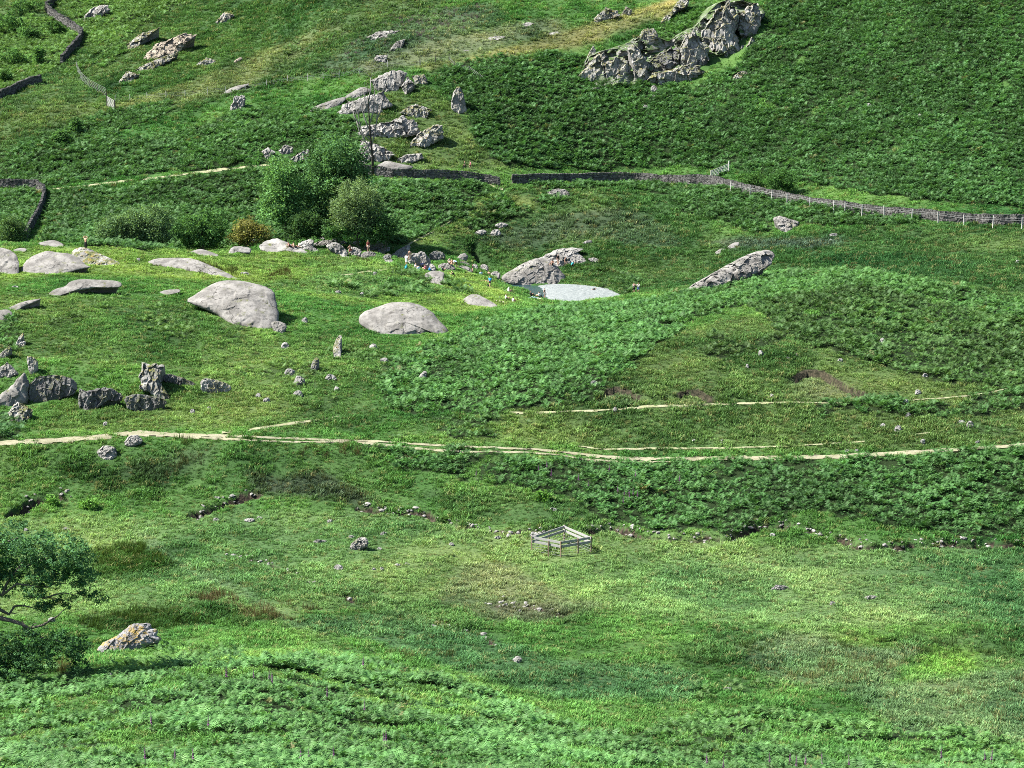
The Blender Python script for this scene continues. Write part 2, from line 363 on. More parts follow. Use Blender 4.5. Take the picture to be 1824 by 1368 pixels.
for px, dep, hw in BECKS:
    P = plan_line = shoot(*zip(*densify(px, 12, False))); D = line_dist(P)
    k = np.clip(1.25 - D / hw, 0, 1); k = k * k * (3 - 2 * k)
    HG = HG - dep * k; s_ = (D < hw * (0.85 + 0.5 * WX))
    soil = np.maximum(soil, s_ * 1.0); bare = np.maximum(bare, s_ * 1.0)
for px, dep in SCARS[:3]:
    P = shoot(*zip(*densify(px, 8, False))); D = line_dist(P, 5)
    below = YY < np.interp(XG, np.sort(P[:, 0]), P[np.argsort(P[:, 0]), 1])
    k = np.clip(1 - D / 3.5, 0, 1) * below
    HG = HG - dep * k; s_ = (D < 0.38 + 0.35 * WX); soil = np.maximum(soil, s_ * 0.9); bare = np.maximum(bare, s_ * 1.0)
BARE_PLANS = []         # footprints of rock and path, filled while those are built
# ---------------------------------------------------------------- what grows where
LUSH, MID, DARK, STRAW, BROWN, HEATH = (0.120,0.200,0.030), (0.080,0.152,0.028), (0.042,0.092,0.022), (0.23,0.20,0.085), (0.095,0.085,0.042), (0.105,0.085,0.066)
YELL = (0.155, 0.18, 0.04); OLIVE = (0.085, 0.115, 0.028); MOSSY = (0.052, 0.098, 0.02)
TINTS = [   # outline in the photograph, colour of the sward, cover
 ([(-60,-10),(830,-10),(660,60),(560,140),(420,170),(0,290),(-60,290)], (0.072,0.108,0.028), 0.85),
 ([(330,0),(600,0),(420,130),(180,205),(100,230),(210,150)], MOSSY, 0.75),
 ([(170,200),(330,150),(470,90),(600,40),(640,50),(420,165),(300,190)], (0.165,0.165,0.05), 0.7),
 ([(560,130),(640,70),(760,20),(880,5),(900,40),(760,80),(660,130)], HEATH, 0.42),
 ([(640,110),(760,75),(900,45),(1000,30),(1000,60),(860,90),(740,120),(650,130)], (0.20,0.175,0.075), 0.7),
 ([(745,120),(860,95),(980,65),(1060,40),(1160,10),(1215,-5),(1200,30),(1140,45),(1040,80),(880,102),(770,125)], (0.27,0.21,0.065), 0.85),
 ([(690,130),(800,170),(860,260),(960,300),(680,300),(640,250)], OLIVE, 0.8),
 ([(-40,215),(100,230),(180,200),(130,190),(0,200)], OLIVE, 0.6),
 ([(800,420),(870,345),(1010,330),(1100,335),(1200,350),(1290,420),(1420,415),(1600,400),(1900,392),(1900,560),(1500,486),(1380,485),(1200,525),(1100,515),(1000,505),(900,480),(780,450)], (0.052,0.094,0.022), 0.9),
 ([(850,420),(1000,380),(1100,370),(1180,400),(1220,440),(1150,440),(1050,420),(900,450)], (0.085,0.085,0.05), 0.4),
 ([(1240,430),(1330,430),(1500,425),(1500,440),(1330,445)], (0.10,0.095,0.065), 0.6),
 ([(1400,450),(1600,450),(1760,470),(1700,500),(1500,480)], (0.036,0.078,0.02), 0.7),
 ([(1580,410),(1800,420),(1860,440),(1700,450)], (0.085,0.125,0.03), 0.6),
 ([(870,350),(905,345),(955,352),(950,372),(905,395),(830,420),(720,442),(700,438),(800,402)], YELL, 0.7),
 ([(1010,480),(1100,440),(1180,470),(1240,500),(1120,520),(1040,510)], (0.05,0.085,0.02), 0.6),
 ([(-40,440),(250,437),(520,450),(700,480),(850,490),(930,540),(820,560),(640,545),(420,500),(100,490),(-40,520)], (0.155, 0.205, 0.036), 0.85),
 ([(520,445),(640,460),(720,480),(640,500),(560,490)], (0.14,0.20,0.042), 0.7),
 ([(450,510),(640,480),(830,520),(640,530)], (0.07,0.13,0.035), 0.6),
 ([(-40,530),(60,520),(330,540),(480,600),(640,600),(700,640),(660,740),(420,745),(300,660),(60,640),(-40,640)], (0.092,0.138,0.03), 0.7),
 ([(130,700),(420,690),(700,730),(660,768),(250,765),(60,770)], (0.085,0.125,0.028), 0.7),
 ([(900,680),(1330,560),(1560,640),(1824,700),(1900,790),(1500,805),(1100,805),(900,780)], (0.088,0.118,0.028), 0.85),
 ([(1060,705),(1100,694),(1150,706),(1130,722),(1060,722)], (0.15,0.16,0.05), 0.8), ([(1200,706),(1235,698),(1280,710),(1260,720),(1200,720)], (0.14,0.155,0.045), 0.8),
 ([(1400,678),(1450,665),(1530,700),(1560,715),(1420,715)], (0.135,0.145,0.05), 0.7),
 ([(700,740),(900,735),(1000,760),(980,795),(700,785)], (0.10,0.15,0.03), 0.7),
 ([(-40,795),(400,790),(660,800),(760,900),(660,910),(460,875),(340,915),(120,885),(-40,915)], (0.072,0.128,0.026), 0.8),
 ([(90,830),(300,820),(380,860),(180,880)], (0.032,0.06,0.014), 0.8), ([(420,845),(560,835),(680,890),(640,905),(460,870)], (0.05,0.058,0.028), 0.85),
 ([(200,830),(300,800),(390,792),(360,830),(260,850)], (0.06,0.07,0.03), 0.5),
 ([(740,880),(900,870),(1060,900),(1080,935),(960,940),(840,935)], (0.055,0.095,0.024), 0.7),
 ([(-40,925),(340,918),(660,915),(840,945),(1050,945),(1300,965),(1900,975),(1900,1110),(1300,1120),(900,1060),(500,1100),(200,1100),(-40,1100)], (0.125,0.182,0.046), 0.9),
 ([(1200,985),(1900,1000),(1900,1110),(1400,1120),(1150,1060)], (0.105,0.165,0.046), 0.6),
 ([(620,1000),(760,960),(900,1000),(880,1060),(700,1070)], (0.16,0.205,0.05), 0.6),
 ([(820,1010),(900,1000),(1000,1060),(1080,1080),(960,1110),(860,1100),(780,1080)], (0.115,0.12,0.05), 0.6),
 ([(870,1070),(1010,1080),(1030,1110),(880,1100)], BROWN, 0.55),
 ([(250,940),(275,945),(310,1000),(420,1040),(500,1085),(560,1120),(620,1180),(590,1180),(520,1110),(440,1065),(330,1020),(290,1008),(262,960)], (0.19,0.22,0.085), 0.55),
 ([(165,975),(260,965),(305,1005),(290,1020),(170,1035)], (0.034,0.062,0.010), 0.97),
 ([(120,1110),(250,1082),(400,1080),(520,1090),(500,1105),(330,1115),(200,1130)], (0.036,0.068,0.014), 0.97),
 ([(500,1110),(700,1090),(860,1130),(1000,1180),(1240,1190),(1240,1250),(1000,1250),(800,1190),(600,1130)], (0.068,0.12,0.04), 0.7),
 ([(620,1050),(800,1080),(900,1130),(760,1120),(640,1090)], (0.075,0.115,0.03), 0.6),
 ([(1180,1160),(1300,1120),(1500,1140),(1840,1120),(1900,1180),(1700,1200),(1500,1170),(1300,1200)], (0.048,0.088,0.022), 0.7),
 ([(1300,1150),(1460,1120),(1640,1160),(1560,1230),(1380,1220)], (0.12,0.14,0.06), 0.5),
 ([(1640,1160),(1740,1160),(1740,1200),(1630,1200)], (0.095,0.175,0.022), 0.7), ([(1480,1130),(1600,1140),(1600,1165),(1490,1150)], (0.085,0.155,0.02), 0.7),
 ([(1500,1230),(1900,1180),(1900,1330),(1600,1310)], (0.105,0.135,0.05), 0.7),
 ([(200,1165),(420,1120),(560,1120),(640,1190),(420,1180),(200,1215)], (0.125,0.20,0.036), 0.7),
]
BRACKEN = [   # outline, plants per square metre, leaf colour
 ([(770,130),(870,100),(1000,98),(1046,104),(1040,140),(1180,158),(1240,152),(1310,120),(1362,60),(1372,-12),(1960,-12),(1960,376),(1824,372),(1640,358),(1500,338),(1350,313),(1300,298),(1060,301),(980,300),(900,296),(850,262),(832,205),(790,170)], 1.75, (0.062,0.148,0.046)),
 ([(1170,64),(1180,40),(1215,25),(1245,12),(1268,8),(1262,30),(1240,52),(1215,68),(1180,78)], 1.7, (0.075,0.17,0.045)),
 ([(940,326),(1060,329),(1270,331),(1390,352),(1500,371),(1640,387),(1610,403),(1450,402),(1390,388),(1350,420),(1280,402),(1210,372),(1190,347),(1100,336),(960,336)], 1.7, (0.06,0.14,0.042)),
 ([(640,330),(690,322),(850,328),(870,338),(815,392),(710,438),(690,432),(640,400)], 1.7, (0.065,0.15,0.046)),
 ([(828,404),(868,362),(900,350),(948,374),(900,398),(850,418)], 1.5, (0.06,0.14,0.04)), ([(948,356),(985,338),(1005,348),(1010,357),(970,366)], 1.5, (0.06,0.14,0.04)),
 ([(-60,290),(0,275),(130,228),(200,198),(310,178),(300,200),(210,238),(200,252),(330,237),(420,200),(550,188),(640,218),(640,270),(540,282),(400,298),(200,318),(100,330),(-60,326)], 1.7, (0.066,0.152,0.046)),
 ([(85,345),(200,338),(330,318),(480,299),(545,300),(560,350),(500,430),(330,445),(170,440),(75,430)], 1.7, (0.062,0.142,0.043)),
 ([(-60,345),(60,338),(70,345),(45,420),(-60,440)], 1.3, (0.062,0.142,0.043)),
 ([(-60,60),(60,30),(85,35),(140,68),(112,112),(60,148),(-60,178)], 1.3, (0.105,0.20,0.055)),  # leaf colour lightened to paint in the sunlit top-left corner
 ([(120,28),(95,8),(110,-12),(345,-12),(330,8),(262,40),(170,105),(150,95),(152,60)], 1.3, (0.105,0.20,0.055)),  # lightened too: the same patch of sun put into the leaves
 ([(100,115),(150,100),(200,75),(240,60),(240,80),(170,130),(120,150)], 1.0, (0.08,0.165,0.045)),
 ([(600,0),(830,-12),(800,30),(700,60),(560,100),(480,150),(470,120),(560,40)], 0.45, (0.08,0.15,0.05)),
 ([(690,640),(830,588),(920,560),(1000,547),(1110,540),(1200,527),(1255,508),(1260,540),(1200,600),(1130,650),(1080,690),(1040,722),(930,734),(700,732),(675,690)], 2.3, (0.078,0.185,0.052)),
 ([(1200,527),(1300,503),(1420,487),(1560,487),(1700,512),(1960,570),(1960,610),(1800,570),(1640,530),(1520,515),(1380,530),(1250,570)], 2.3, (0.078,0.18,0.05)),  # crest leaves lightened, painting in the light from above
 ([(1330,540),(1480,500),(1640,520),(1900,590),(1900,700),(1760,690),(1640,672),(1520,640),(1400,600)], 1.7, (0.062,0.128,0.036)),
 ([(1240,620),(1330,560),(1400,600),(1300,650),(1180,660)], 0.8, (0.065,0.125,0.036)),
 ([(1440,722),(1640,712),(1760,700),(1900,686),(1900,735),(1700,740),(1460,735)], 1.6, (0.055,0.13,0.036)),
 ([(1650,740),(1900,730),(1900,775),(1760,790)], 0.4, (0.06,0.13,0.036)),
 ([(640,796),(760,806),(900,812),(1000,820),(1100,828),(1300,825),(1500,823),(1700,812),(1900,790),(1900,958),(1700,950),(1560,925),(1440,905),(1390,925),(1310,955),(1180,945),(1080,925),(1000,880),(880,858),(720,830)], 2.3, (0.058,0.142,0.04)),
 ([(660,745),(900,742),(960,760),(880,770),(700,780)], 0.8, (0.065,0.14,0.04)),
 ([(80,560),(250,520),(420,580),(500,640),(620,640),(700,700),(640,725),(440,690),(280,640),(100,640)], 0.42, (0.082,0.155,0.04)),
 ([(560,500),(700,470),(820,505),(850,520),(790,535),(640,530)], 0.55, (0.07,0.15,0.04)), ([(620,600),(700,640),(690,740),(560,700),(540,640)], 0.45, (0.075,0.15,0.04)),
 ([(-60,560),(25,560),(40,620),(-10,650),(-60,650)], 1.4, (0.07,0.16,0.045)), ([(-60,720),(20,735),(50,760),(20,790),(-60,800)], 1.6, (0.06,0.14,0.045)),
 ([(440,440),(490,432),(540,430),(520,445)], 1.0, (0.08,0.17,0.045)), ([(330,440),(410,432),(460,425),(460,436),(400,445)], 1.2, (0.08,0.17,0.045)),
 ([(1008,510),(1015,485),(1060,480),(1120,492),(1150,510),(1110,528),(1060,514)], 1.0, (0.05,0.11,0.03)),
 ([(170,1172),(230,1160),(290,1150),(420,1160),(420,1180),(300,1190),(190,1190)], 1.4, (0.08,0.175,0.045)),
 ([(-80,1215),(60,1195),(200,1205),(400,1172),(540,1175),(660,1178),(740,1200),(860,1235),(960,1275),(1100,1318),(1300,1330),(1900,1352),(1900,1520),(-80,1520)], 3.0, (0.082,0.19,0.055)),
 ([(560,1130),(700,1180),(820,1215),(900,1250),(860,1235),(700,1175)], 1.6, (0.085,0.185,0.05)),
 ([(1180,1290),(1300,1270),(1500,1290),(1700,1310),(1860,1335),(1860,1352),(1300,1335),(1100,1320)], 1.7, (0.085,0.19,0.05)), ([(1220,1230),(1340,1215),(1500,1250),(1560,1290),(1300,1280)], 0.45, (0.085,0.17,0.048)),
]
RUSHES = [   # outline, clumps per square metre, colour
 ([(318,474),(350,468),(420,478),(418,492),(340,490)], 2.2, (0.05,0.062,0.02)), ([(468,490),(500,480),(516,482),(512,496),(484,502)], 3.0, (0.06,0.06,0.022)),
 ([(555,476),(600,472),(600,484),(560,484)], 1.5, (0.05,0.07,0.02)), ([(630,460),(660,462),(655,470),(635,468)], 2.0, (0.06,0.06,0.025)),
 ([(-20,478),(20,478),(22,490),(-20,490)], 3.0, (0.05,0.06,0.02)), ([(520,504),(560,505),(550,515),(520,512)], 1.5, (0.06,0.07,0.025)),
 ([(315,776),(350,778),(345,796),(318,796)], 2.5, (0.05,0.075,0.02)), ([(370,782),(395,778),(392,790),(372,794)], 2.5, (0.045,0.08,0.02)),
 ([(525,795),(560,790),(640,792),(640,806),(580,810),(530,808)], 1.8, (0.06,0.055,0.026)), ([(290,806),(360,800),(360,836),(300,838)], 1.6, (0.052,0.06,0.026)),
 ([(450,845),(560,840),(680,885),(690,905),(560,880),(450,872)], 1.0, (0.06,0.075,0.03)), ([(200,825),(300,850),(330,860),(200,870)], 0.6, (0.06,0.075,0.03)),
 ([(165,975),(262,966),(306,1006),(290,1020),(170,1030)], 3.5, (0.036,0.066,0.013)), ([(120,1112),(250,1085),(400,1082),(520,1092),(490,1104),(330,1116),(200,1135)], 3.2, (0.038,0.07,0.016)),
 ([(330,1060),(400,1055),(430,1075),(420,1090),(350,1085)], 2.5, (0.10,0.09,0.045)), ([(420,1080),(500,1075),(560,1085),(540,1105),(430,1103)], 2.0, (0.095,0.085,0.04)),
 ([(535,1075),(562,1070),(565,1090),(540,1092)], 2.5, (0.085,0.085,0.04)), ([(90,1185),(130,1170),(125,1205),(95,1205)], 3.0, (0.10,0.10,0.04)),
 ([(690,1165),(800,1160),(850,1180),(760,1185)], 1.5, (0.07,0.10,0.035)),
 ([(1380,1150),(1460,1130),(1640,1160),(1560,1225),(1400,1225)], 1.0, (0.125,0.14,0.06)), ([(1180,1165),(1500,1120),(1840,1130),(1840,1180),(1500,1165),(1300,1200)], 1.1, (0.048,0.085,0.025)),
 ([(1690,1230),(1900,1190),(1900,1280),(1720,1290)], 0.8, (0.115,0.13,0.055)), ([(1760,1310),(1790,1308),(1790,1325),(1760,1325)], 2.5, (0.06,0.065,0.03)),
 ([(85,938),(160,938),(160,950),(85,950)], 0.3, (0.09,0.12,0.04)),
 ([(700,20),(860,10),(860,45),(760,75),(640,100),(600,130),(600,100)], 0.7, (0.105,0.07,0.095)), ([(560,130),(640,110),(640,130),(580,145)], 0.7, (0.11,0.085,0.10)),
]
tint = np.zeros(XG.shape + (3,)); tint[:] = MID
for poly, rgb, al in TINTS:
    m = area(plan(poly), 1.0).astype(float); m = smooth(smooth(m, 0, 8), 1, 4)[..., None] * al
    tint = tint * (1 - m) + np.array(rgb) * m
tint = tint * np.array((0.88, 1.08, 1.5))
v1 = fbm2(XG / 5, YY / 7, 4, 201)[..., None]; v2 = fbm2(XG / 14, YY / 18, 3, 231)[..., None]
tint = tint * (1 + 0.55 * v1 + 0.35 * v2); tint[..., 0:1] *= 1 + 0.30 * v2 + 0.2 * v1; tint = np.clip(tint, 0.012, 0.5)
brk = np.zeros(XG.shape); brk_col = np.zeros(XG.shape + (3,)); rsh = np.zeros(XG.shape); rsh_col = np.zeros(XG.shape + (3,))
for poly, dn, rgb in BRACKEN:
    m = area(plan(poly), 1.3 if dn > 1 else 2.0); b = m & (dn >= brk)
    brk_col[b] = rgb; brk = np.where(m, np.maximum(brk, dn), brk)
gap = fbm2(XG / 3.2, YY / 4.2, 3, 91)
brk = brk * np.where(brk < 1.2, np.clip((gap + 0.02) * 9, 0, 2.2), np.clip((gap + 0.52) * 9, 0.05, 1))
brk = brk * np.where(YY < 180, np.clip((fbm2(XG / 4.5, YY / 1.9, 3, 95) + .20) * 7, .08, 1), 1)
for poly, dn, rgb in RUSHES:
    m = area(plan(poly, 10), 0.8); rsh_col[m] = rgb; rsh = np.where(m, np.maximum(rsh, dn), rsh)
rsh = rsh * np.clip((fbm2(XG / 1.8, YY / 2.2, 2, 121) + 0.15) * 6, 0, 1)
inpool = area(pool_plan, 0.35)
bare = np.maximum(bare, inpool); soil = np.maximum(soil, inpool * 0.5)
brk = np.where(bare > 0.5, 0, brk)

# paths: (left-to-right picture points: column, row, half height)
PATHS = {
 "gravel_track": [[(-40,795,5),(10,790,5),(60,788,6),(130,784,6),(190,777,6.5),(250,772,6.5),(330,776,5.5)],
   [(325,775,3.5),(430,778,3),(520,781.5,2.2),(700,788.5,2.2),(800,795,2.4),(900,799,2.2),(960,802,2.6),(1020,808,3),(1080,815,4),(1150,819,4.6),(1250,817.5,5),(1400,815.5,5),(1500,813.5,4.5),(1600,809,5),(1700,802,5),(1790,796,4),(1900,786,4)],
   [(325,779,3),(430,784,2.4),(520,788,1.8),(620,787.5,1.8),(700,794.5,3),(760,801,3),(830,806,3),(930,806,1.8),(1000,812,1.8),(1040,819,3),(1110,824,2.5),(1200,824,1)]],
 "footpath": [[(395,772,2.6),(450,765,2.6),(520,755,2.6),(580,746.5,2.4),(606,742,1.6)]],
 "mound_path": [[(900,734.5,1.2),(940,737,2.4),(1000,734.5,2),(1080,731.5,2),(1150,725,2.4),(1250,721.5,2.2),(1400,717.5,1.8),(1500,719,1.2)], [(1620,714,1),(1700,708,1.3),(1760,701,1.2),(1830,684,1)]],
 "sheep_path": [[(1030,796,1),(1080,801,1.5),(1180,799.5,1.8),(1300,799,1.5),(1420,795,1.5),(1540,787,1)], [(1630,775,1),(1660,771,1.4),(1710,767,1)]],
 "hillside_path": [[(92,337,1.6),(150,332,2),(230,322,2.6),(330,311,2),(380,304,2.6),(430,298.5,2.4),(480,293.5,2),(514,291,1.2)]],
 "grass_path": [[(600,492,1),(654,484.5,1.6),(690,480,1.2)], [(722,439,1.8),(745,426,1.8),(770,413,1.8),(800,396,1.6),(832,372,1.4)], [(868,322,5),(880,331,5),(896,338,3)]],
}
def path_material(name, a, b):
    t = NT(name); pos = t.n("NewGeometry").outputs[0]
    n = t.noise(pos, 1.1, 5, 0.7); n2 = t.noise(pos, 7, 3, 0.6)
    c = t.mix(t.ramp(n, 0.3, 0.7), a, b); c = t.mix(t.ramp(n2, 0.55, 0.75), c, tuple(x * 0.55 for x in b))
    return principled(t, c, 0.95, n2, 0.05, 0.7, 0.15)
M_GRAVEL = path_material("pale_gravel", (0.22, 0.21, 0.15), (0.15, 0.145, 0.09)); M_PATH = path_material("trodden_earth", (0.25, 0.245, 0.165), (0.15, 0.16, 0.08))
for name, ribs in PATHS.items():
    mb = MB()
    for rib in ribs:
        pts = densify([tuple(map(float, p)) for p in rib], 3, False); us = np.array([p[0] for p in pts]); vs = np.array([p[1] for p in pts]); hs = np.array([p[2] for p in pts]) * (0.78 if name == 'gravel_track' else .9)
        wob = 0.35 * vn(us / 21.0, us * 0 + len(name)); j1 = 1 + 0.3 * vn(us / 25.0, us * 0 + 3.3); j2 = 1 + 0.3 * vn(us / 22.0, us * 0 + 8.8)
        top = shoot(us, vs - hs * j1 + wob); bot = shoot(us, vs + hs * j2 + wob); K = 7; G = []
        for k in range(K + 1):
            f = k / K; x = bot[:, 0] * (1 - f) + top[:, 0] * f; y = bot[:, 1] * (1 - f) + top[:, 1] * f
            G.append(np.stack([x, y, ground(x, y) + 0.05 + 0.03 * (0 < k < K)], 1))
        V = [tuple(p) for g in G for p in g]; n = len(pts); Gx = np.array(G); keep = fbm2(Gx[..., 0] / .9, Gx[..., 1] / 1.6, 3, 73) * 1.5 + 1.7 * (1 - np.abs(2 * np.arange(K + 1) / K - 1))[:, None] - (.42 if len(rib) > 6 and name == 'gravel_track' else .2) > 0
        mb.add(V, [(k*n+i, k*n+i+1, (k+1)*n+i+1, (k+1)*n+i) for k in range(K) for i in range(n - 1) if keep[k, i] or keep[k + 1, i + 1]])
        D = area(np.concatenate([bot, top[::-1]]), 0.12); bare = np.maximum(bare, D * (0.25 + 0.75 * (fbm2(XG / 1.1, YY / 2.2, 2, 71) > -0.12))); brk = np.where(D, 0, brk)
    tag(mb.build(name, M_GRAVEL if name == "gravel_track" else M_PATH, smooth=True), "pale stony path" if name != "gravel_track" else "pale gravel track crossing the valley", None, None, "structure")
# ---------------------------------------------------------------- rocks
def chaikin(P, n=2):
    for _ in range(n):
        Q = np.roll(P, -1, 0); P = np.stack([0.78 * P + 0.22 * Q, 0.22 * P + 0.78 * Q], 1).reshape(-1, 2)
    return P
ROCKV, ROCKF = [], []
def rock(label, px, L=0.7, T=0.5, rough=0.5, mat=None, cat="rock", name="rock_outcrop", group=None, y0=None, sink=0.10, seed=None, soft=1, clear=True, flat=2.0, jag=None, parent=None, tall=1.0):
    """solid rock: its outline seen from the valley side, leaning back by L metres per metre of height, belly T of its half height,
    back dropping into the slope behind it"""
    seed = seed if seed is not None else (hash(label) % 9973 if False else sum(ord(c) * (i + 1) for i, c in enumerate(label)) % 9973)
    P = np.array(px, float); w = np.ptp(P[:, 0]); h = np.ptp(P[:, 1]); vb = P[:, 1].max()
    low = P[P[:, 1] > vb - 0.35 * h]
    if y0 is None: y0 = float(np.median(shoot(low[:, 0], low[:, 1])[:, 1]))
    mpp = y0 / F; H, Wd = h * mpp, w * mpp
    C = chaikin(P, soft) if soft else P
    # even spacing round the outline
    Q = np.vstack([C, C[:1]]); d = np.r_[0, np.cumsum(np.hypot(*np.diff(Q, axis=0).T))]
    K = int(np.clip((w + h) * (0.9 if rough > .6 else .6), 22, 150)); s = np.linspace(0, d[-1], K, endpoint=False)
    B = np.stack([np.interp(s, d, Q[:, 0]), np.interp(s, d, Q[:, 1])], 1)
    c = np.array([(P[:, 0].min() + P[:, 0].max()) / 2 * 0.5 + B[:, 0].mean() * 0.5, B[:, 1].mean()])
    ang = np.arange(K) / K * 2 * np.pi
    B = B + (B - c) * ((jag if jag is not None else 0.06 * rough) * (vn(np.cos(ang) * 5 + seed, np.sin(ang) * 5) + .6 * vn(np.cos(ang) * 13 + seed, np.sin(ang) * 13)))[:, None]
    lowm = np.clip((B[:, 1] - (vb - 0.3 * h)) / (0.3 * h), 0, 1); B[:, 1] += lowm * sink * h
    nr = int(np.clip(K * 0.32, 7, 46)); V = []; RR = []
    for k in range(nr + 1):
        r = math.sin(k / nr * math.pi / 2) if k < nr else 1.0
        V.append(c + r * (B - c)); RR.append(np.full(K, r))
    PX = np.vstack(V); R = np.concatenate(RR)
    hm = np.clip((vb - PX[:, 1]) * mpp, -0.3 * H, None); half = 0.5 * min(H, 1.5 * Wd) if Wd < H else 0.5 * H
    bell = np.clip(1 - R ** flat, 0, 1) ** (1 / flat if flat > 2 else .5)
    y = y0 + L * hm - T * half * 1.0 * bell + 0.02
    rx, rz = ray(PX[:, 0], PX[:, 1]); X = np.stack([rx * y, y, CZ + rz * y], 1)
    cell = max(0.35, 0.28 * min(H, Wd)); fv, ck = facets(X / cell * (1, 1, 1 / tall) + seed, seed)
    fv2, ck2 = facets(X / (cell * 0.36) * (1, 1, 1 / tall) + seed, seed + 3)
    disp = rough * (0.42 * cell * fv + 0.17 * cell * fv2 - 0.10 * cell * np.clip(1 - ck / 0.12, 0, 1)) + 0.10 * cell * fbm3(X / (cell * 1.2) + seed, 3, seed) * (0.4 + rough)
    y = y + disp * (0.25 + 0.75 * np.clip(bell * 2, 0, 1)); X = np.stack([rx * y, y, CZ + rz * y], 1)
    # back: falls away to below the ground
    rear = []; top = X[-K:]
    run = max(0.5 * H, 0.22 * Wd, 0.3)
    for f in (0.3, 0.7, 1.0):
        yb = top[:, 1] + run * f * np.clip((top[:, 2] - X[:, 2].min()) / max(H, .01) + 0.15, 0, 1.2)
        xb = top[:, 0] * (1 - 0.25 * f) + top[:, 0].mean() * 0.25 * f; g = ground(xb, yb) - 0.5
        zb = top[:, 2] * (1 - f * f) + np.minimum(top[:, 2], g) * f * f
        rear.append(np.stack([xb, yb, zb], 1))
    A = np.vstack([X] + rear); n = nr + 1 + 3; Fc = []
    for k in range(1, n - 1):
        for i in range(K):
            j = (i + 1) % K; Fc.append((k*K+i, k*K+j, (k+1)*K+j, (k+1)*K+i))
    ctr = len(A); A = np.vstack([A, X[:K].mean(0)[None]])
    for i in range(K): Fc.append((ctr, K + (i + 1) % K, K + i)[::-1])
    Fc.append(tuple((n - 1) * K + i for i in range(K))[::-1])
    used = np.zeros(len(A), bool)
    for f in Fc: used[list(f)] = True
    idx = np.cumsum(used) - 1; A2 = A[used]; Fc = [tuple(int(idx[i]) for i in f) for f in Fc]
    base = np.array([A2[:, 0].mean(), y0, float(A2[:, 2].min())])
    o = mesh_obj(name, A2 - base, Fc, mat or M_DOME, None, rough < 0.45, tuple(base))
    if parent: o.parent = parent; o.location = Vector(base) - parent.location
    bm = bmesh.new(); bm.from_mesh(o.data); bmesh.ops.recalc_face_normals(bm, faces=bm.faces); bm.to_mesh(o.data); bm.free()
    if not parent: tag(o, label, cat, group)
    k0 = len(ROCKV); ROCKV.extend(map(tuple, A2)); ROCKF.extend(tuple(i + k0 for i in f) for f in Fc)
    if clear:                               # keep plants from growing through it
        q = shoot(B[:, 0], B[:, 1]); q[:, 1] = np.clip(q[:, 1], y0 - 1.5, y0 + L * H + run * 0.5)
        q[:, 0] = ray(B[:, 0], B[:, 1])[0] * q[:, 1]
        BARE_PLANS.append(np.array([c2 + 0.86 * (p - c2) for p, c2 in zip(q, np.broadcast_to(q.mean(0), q.shape))]))
    return o
def R(label, px, **k): return rock(label, px, **k)
D_ = dict(L=1.6, T=0.38, rough=0.22, mat=M_DOME)
C_ = dict(L=0.55, T=0.40, rough=1.25, mat=M_CRAG, name="rock_crag", cat="crag", soft=0, flat=3.5, jag=.11, tall=1.7)
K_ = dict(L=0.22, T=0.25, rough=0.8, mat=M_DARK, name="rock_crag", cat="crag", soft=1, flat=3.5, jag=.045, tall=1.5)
S_ = dict(L=0.8, T=0.5, rough=0.8, mat=M_STREAM, flat=3, jag=.06, soft=1)
B_ = dict(L=0.5, T=0.6, rough=0.9, flat=2.6, jag=.06, mat=M_STONE, name="boulder", cat="boulder")
# the knoll on the left
R("ribbed grey rock dome cut by the left edge of the photo, at the rushes", [(-30,450),(-20,442),(0,440),(22,447),(30,455),(34,470),(33,488),(0,486),(-30,486)], **{**D_, "rough": .4})
R("long whale-backed grey dome left of the ribbed mossy slab on the knoll", [(34,486),(43,467),(60,454),(86,446),(105,450),(124,451),(140,460),(154,473),(166,476),(128,482),(100,489),(80,492),(47,486)], **D_)
R("ribbed rock slab with yellow moss below the man standing on the knoll", [(124,450),(140,440),(155,441),(178,452),(222,471),(197,474),(157,474),(143,465)], **{**D_, "rough": .55, "mat": M_CRAG})
R("smooth pale slab at the very top of the knoll, left of the standing man", [(64,434),(86,428),(100,428),(114,435),(111,441),(86,439)], **{**D_, "L": 2.5})
R("thin flat pale slab in the grass near the top left of the knoll", [(22,446),(35,441),(48,443),(46,448),(30,449)], **{**D_, "L": 2.5})
R("pale stepped rock ledge with a rounded top, between two slabs and bracken", [(84,525),(97,515),(117,510),(125,501),(143,497),(168,498),(200,499),(216,503),(217,511),(200,513),(174,512),(143,517),(123,521),(91,529)], **{**D_, "L": 1.2})
R("low pale slab tapering down the edge of the knoll towards the left", [(10,551),(30,541),(50,535),(77,531),(60,540),(47,544),(24,556)], **{**D_, "L": 1.2})
R("rounded grey rock at the left edge at the foot of the low pale slab", [(-16,556),(0,552),(14,551),(23,557),(20,570),(0,573),(-16,570)], **{**D_, "L": .7})
R("small flat pale slab in the grass below the dark rushes on the knoll", [(277,523),(295,516),(322,515),(320,521),(295,525)], **{**D_, "L": 2.2})
R("long smooth slab tapering right above the largest dome, by the rushes", [(261,468),(278,460),(316,459),(345,460),(380,475),(434,499),(390,493),(350,487),(318,480),(280,474)], **{**D_, "L": 2.0})
R("largest smooth grey dome with a diagonal crack on the grassy knoll", [(330,535),(350,523),(372,508),(398,499),(430,500),(470,509),(490,518),(492,540),(498,565),(490,582),(470,588),(440,586),(418,580),(380,557),(350,546)], **{**D_, "L": 1.5, "T": .7})
R("broken pale block at the lower right foot of the largest dome", [(480,574),(496,571),(513,579),(505,595),(490,592)], **{**D_, "L": .7, "rough": .5})
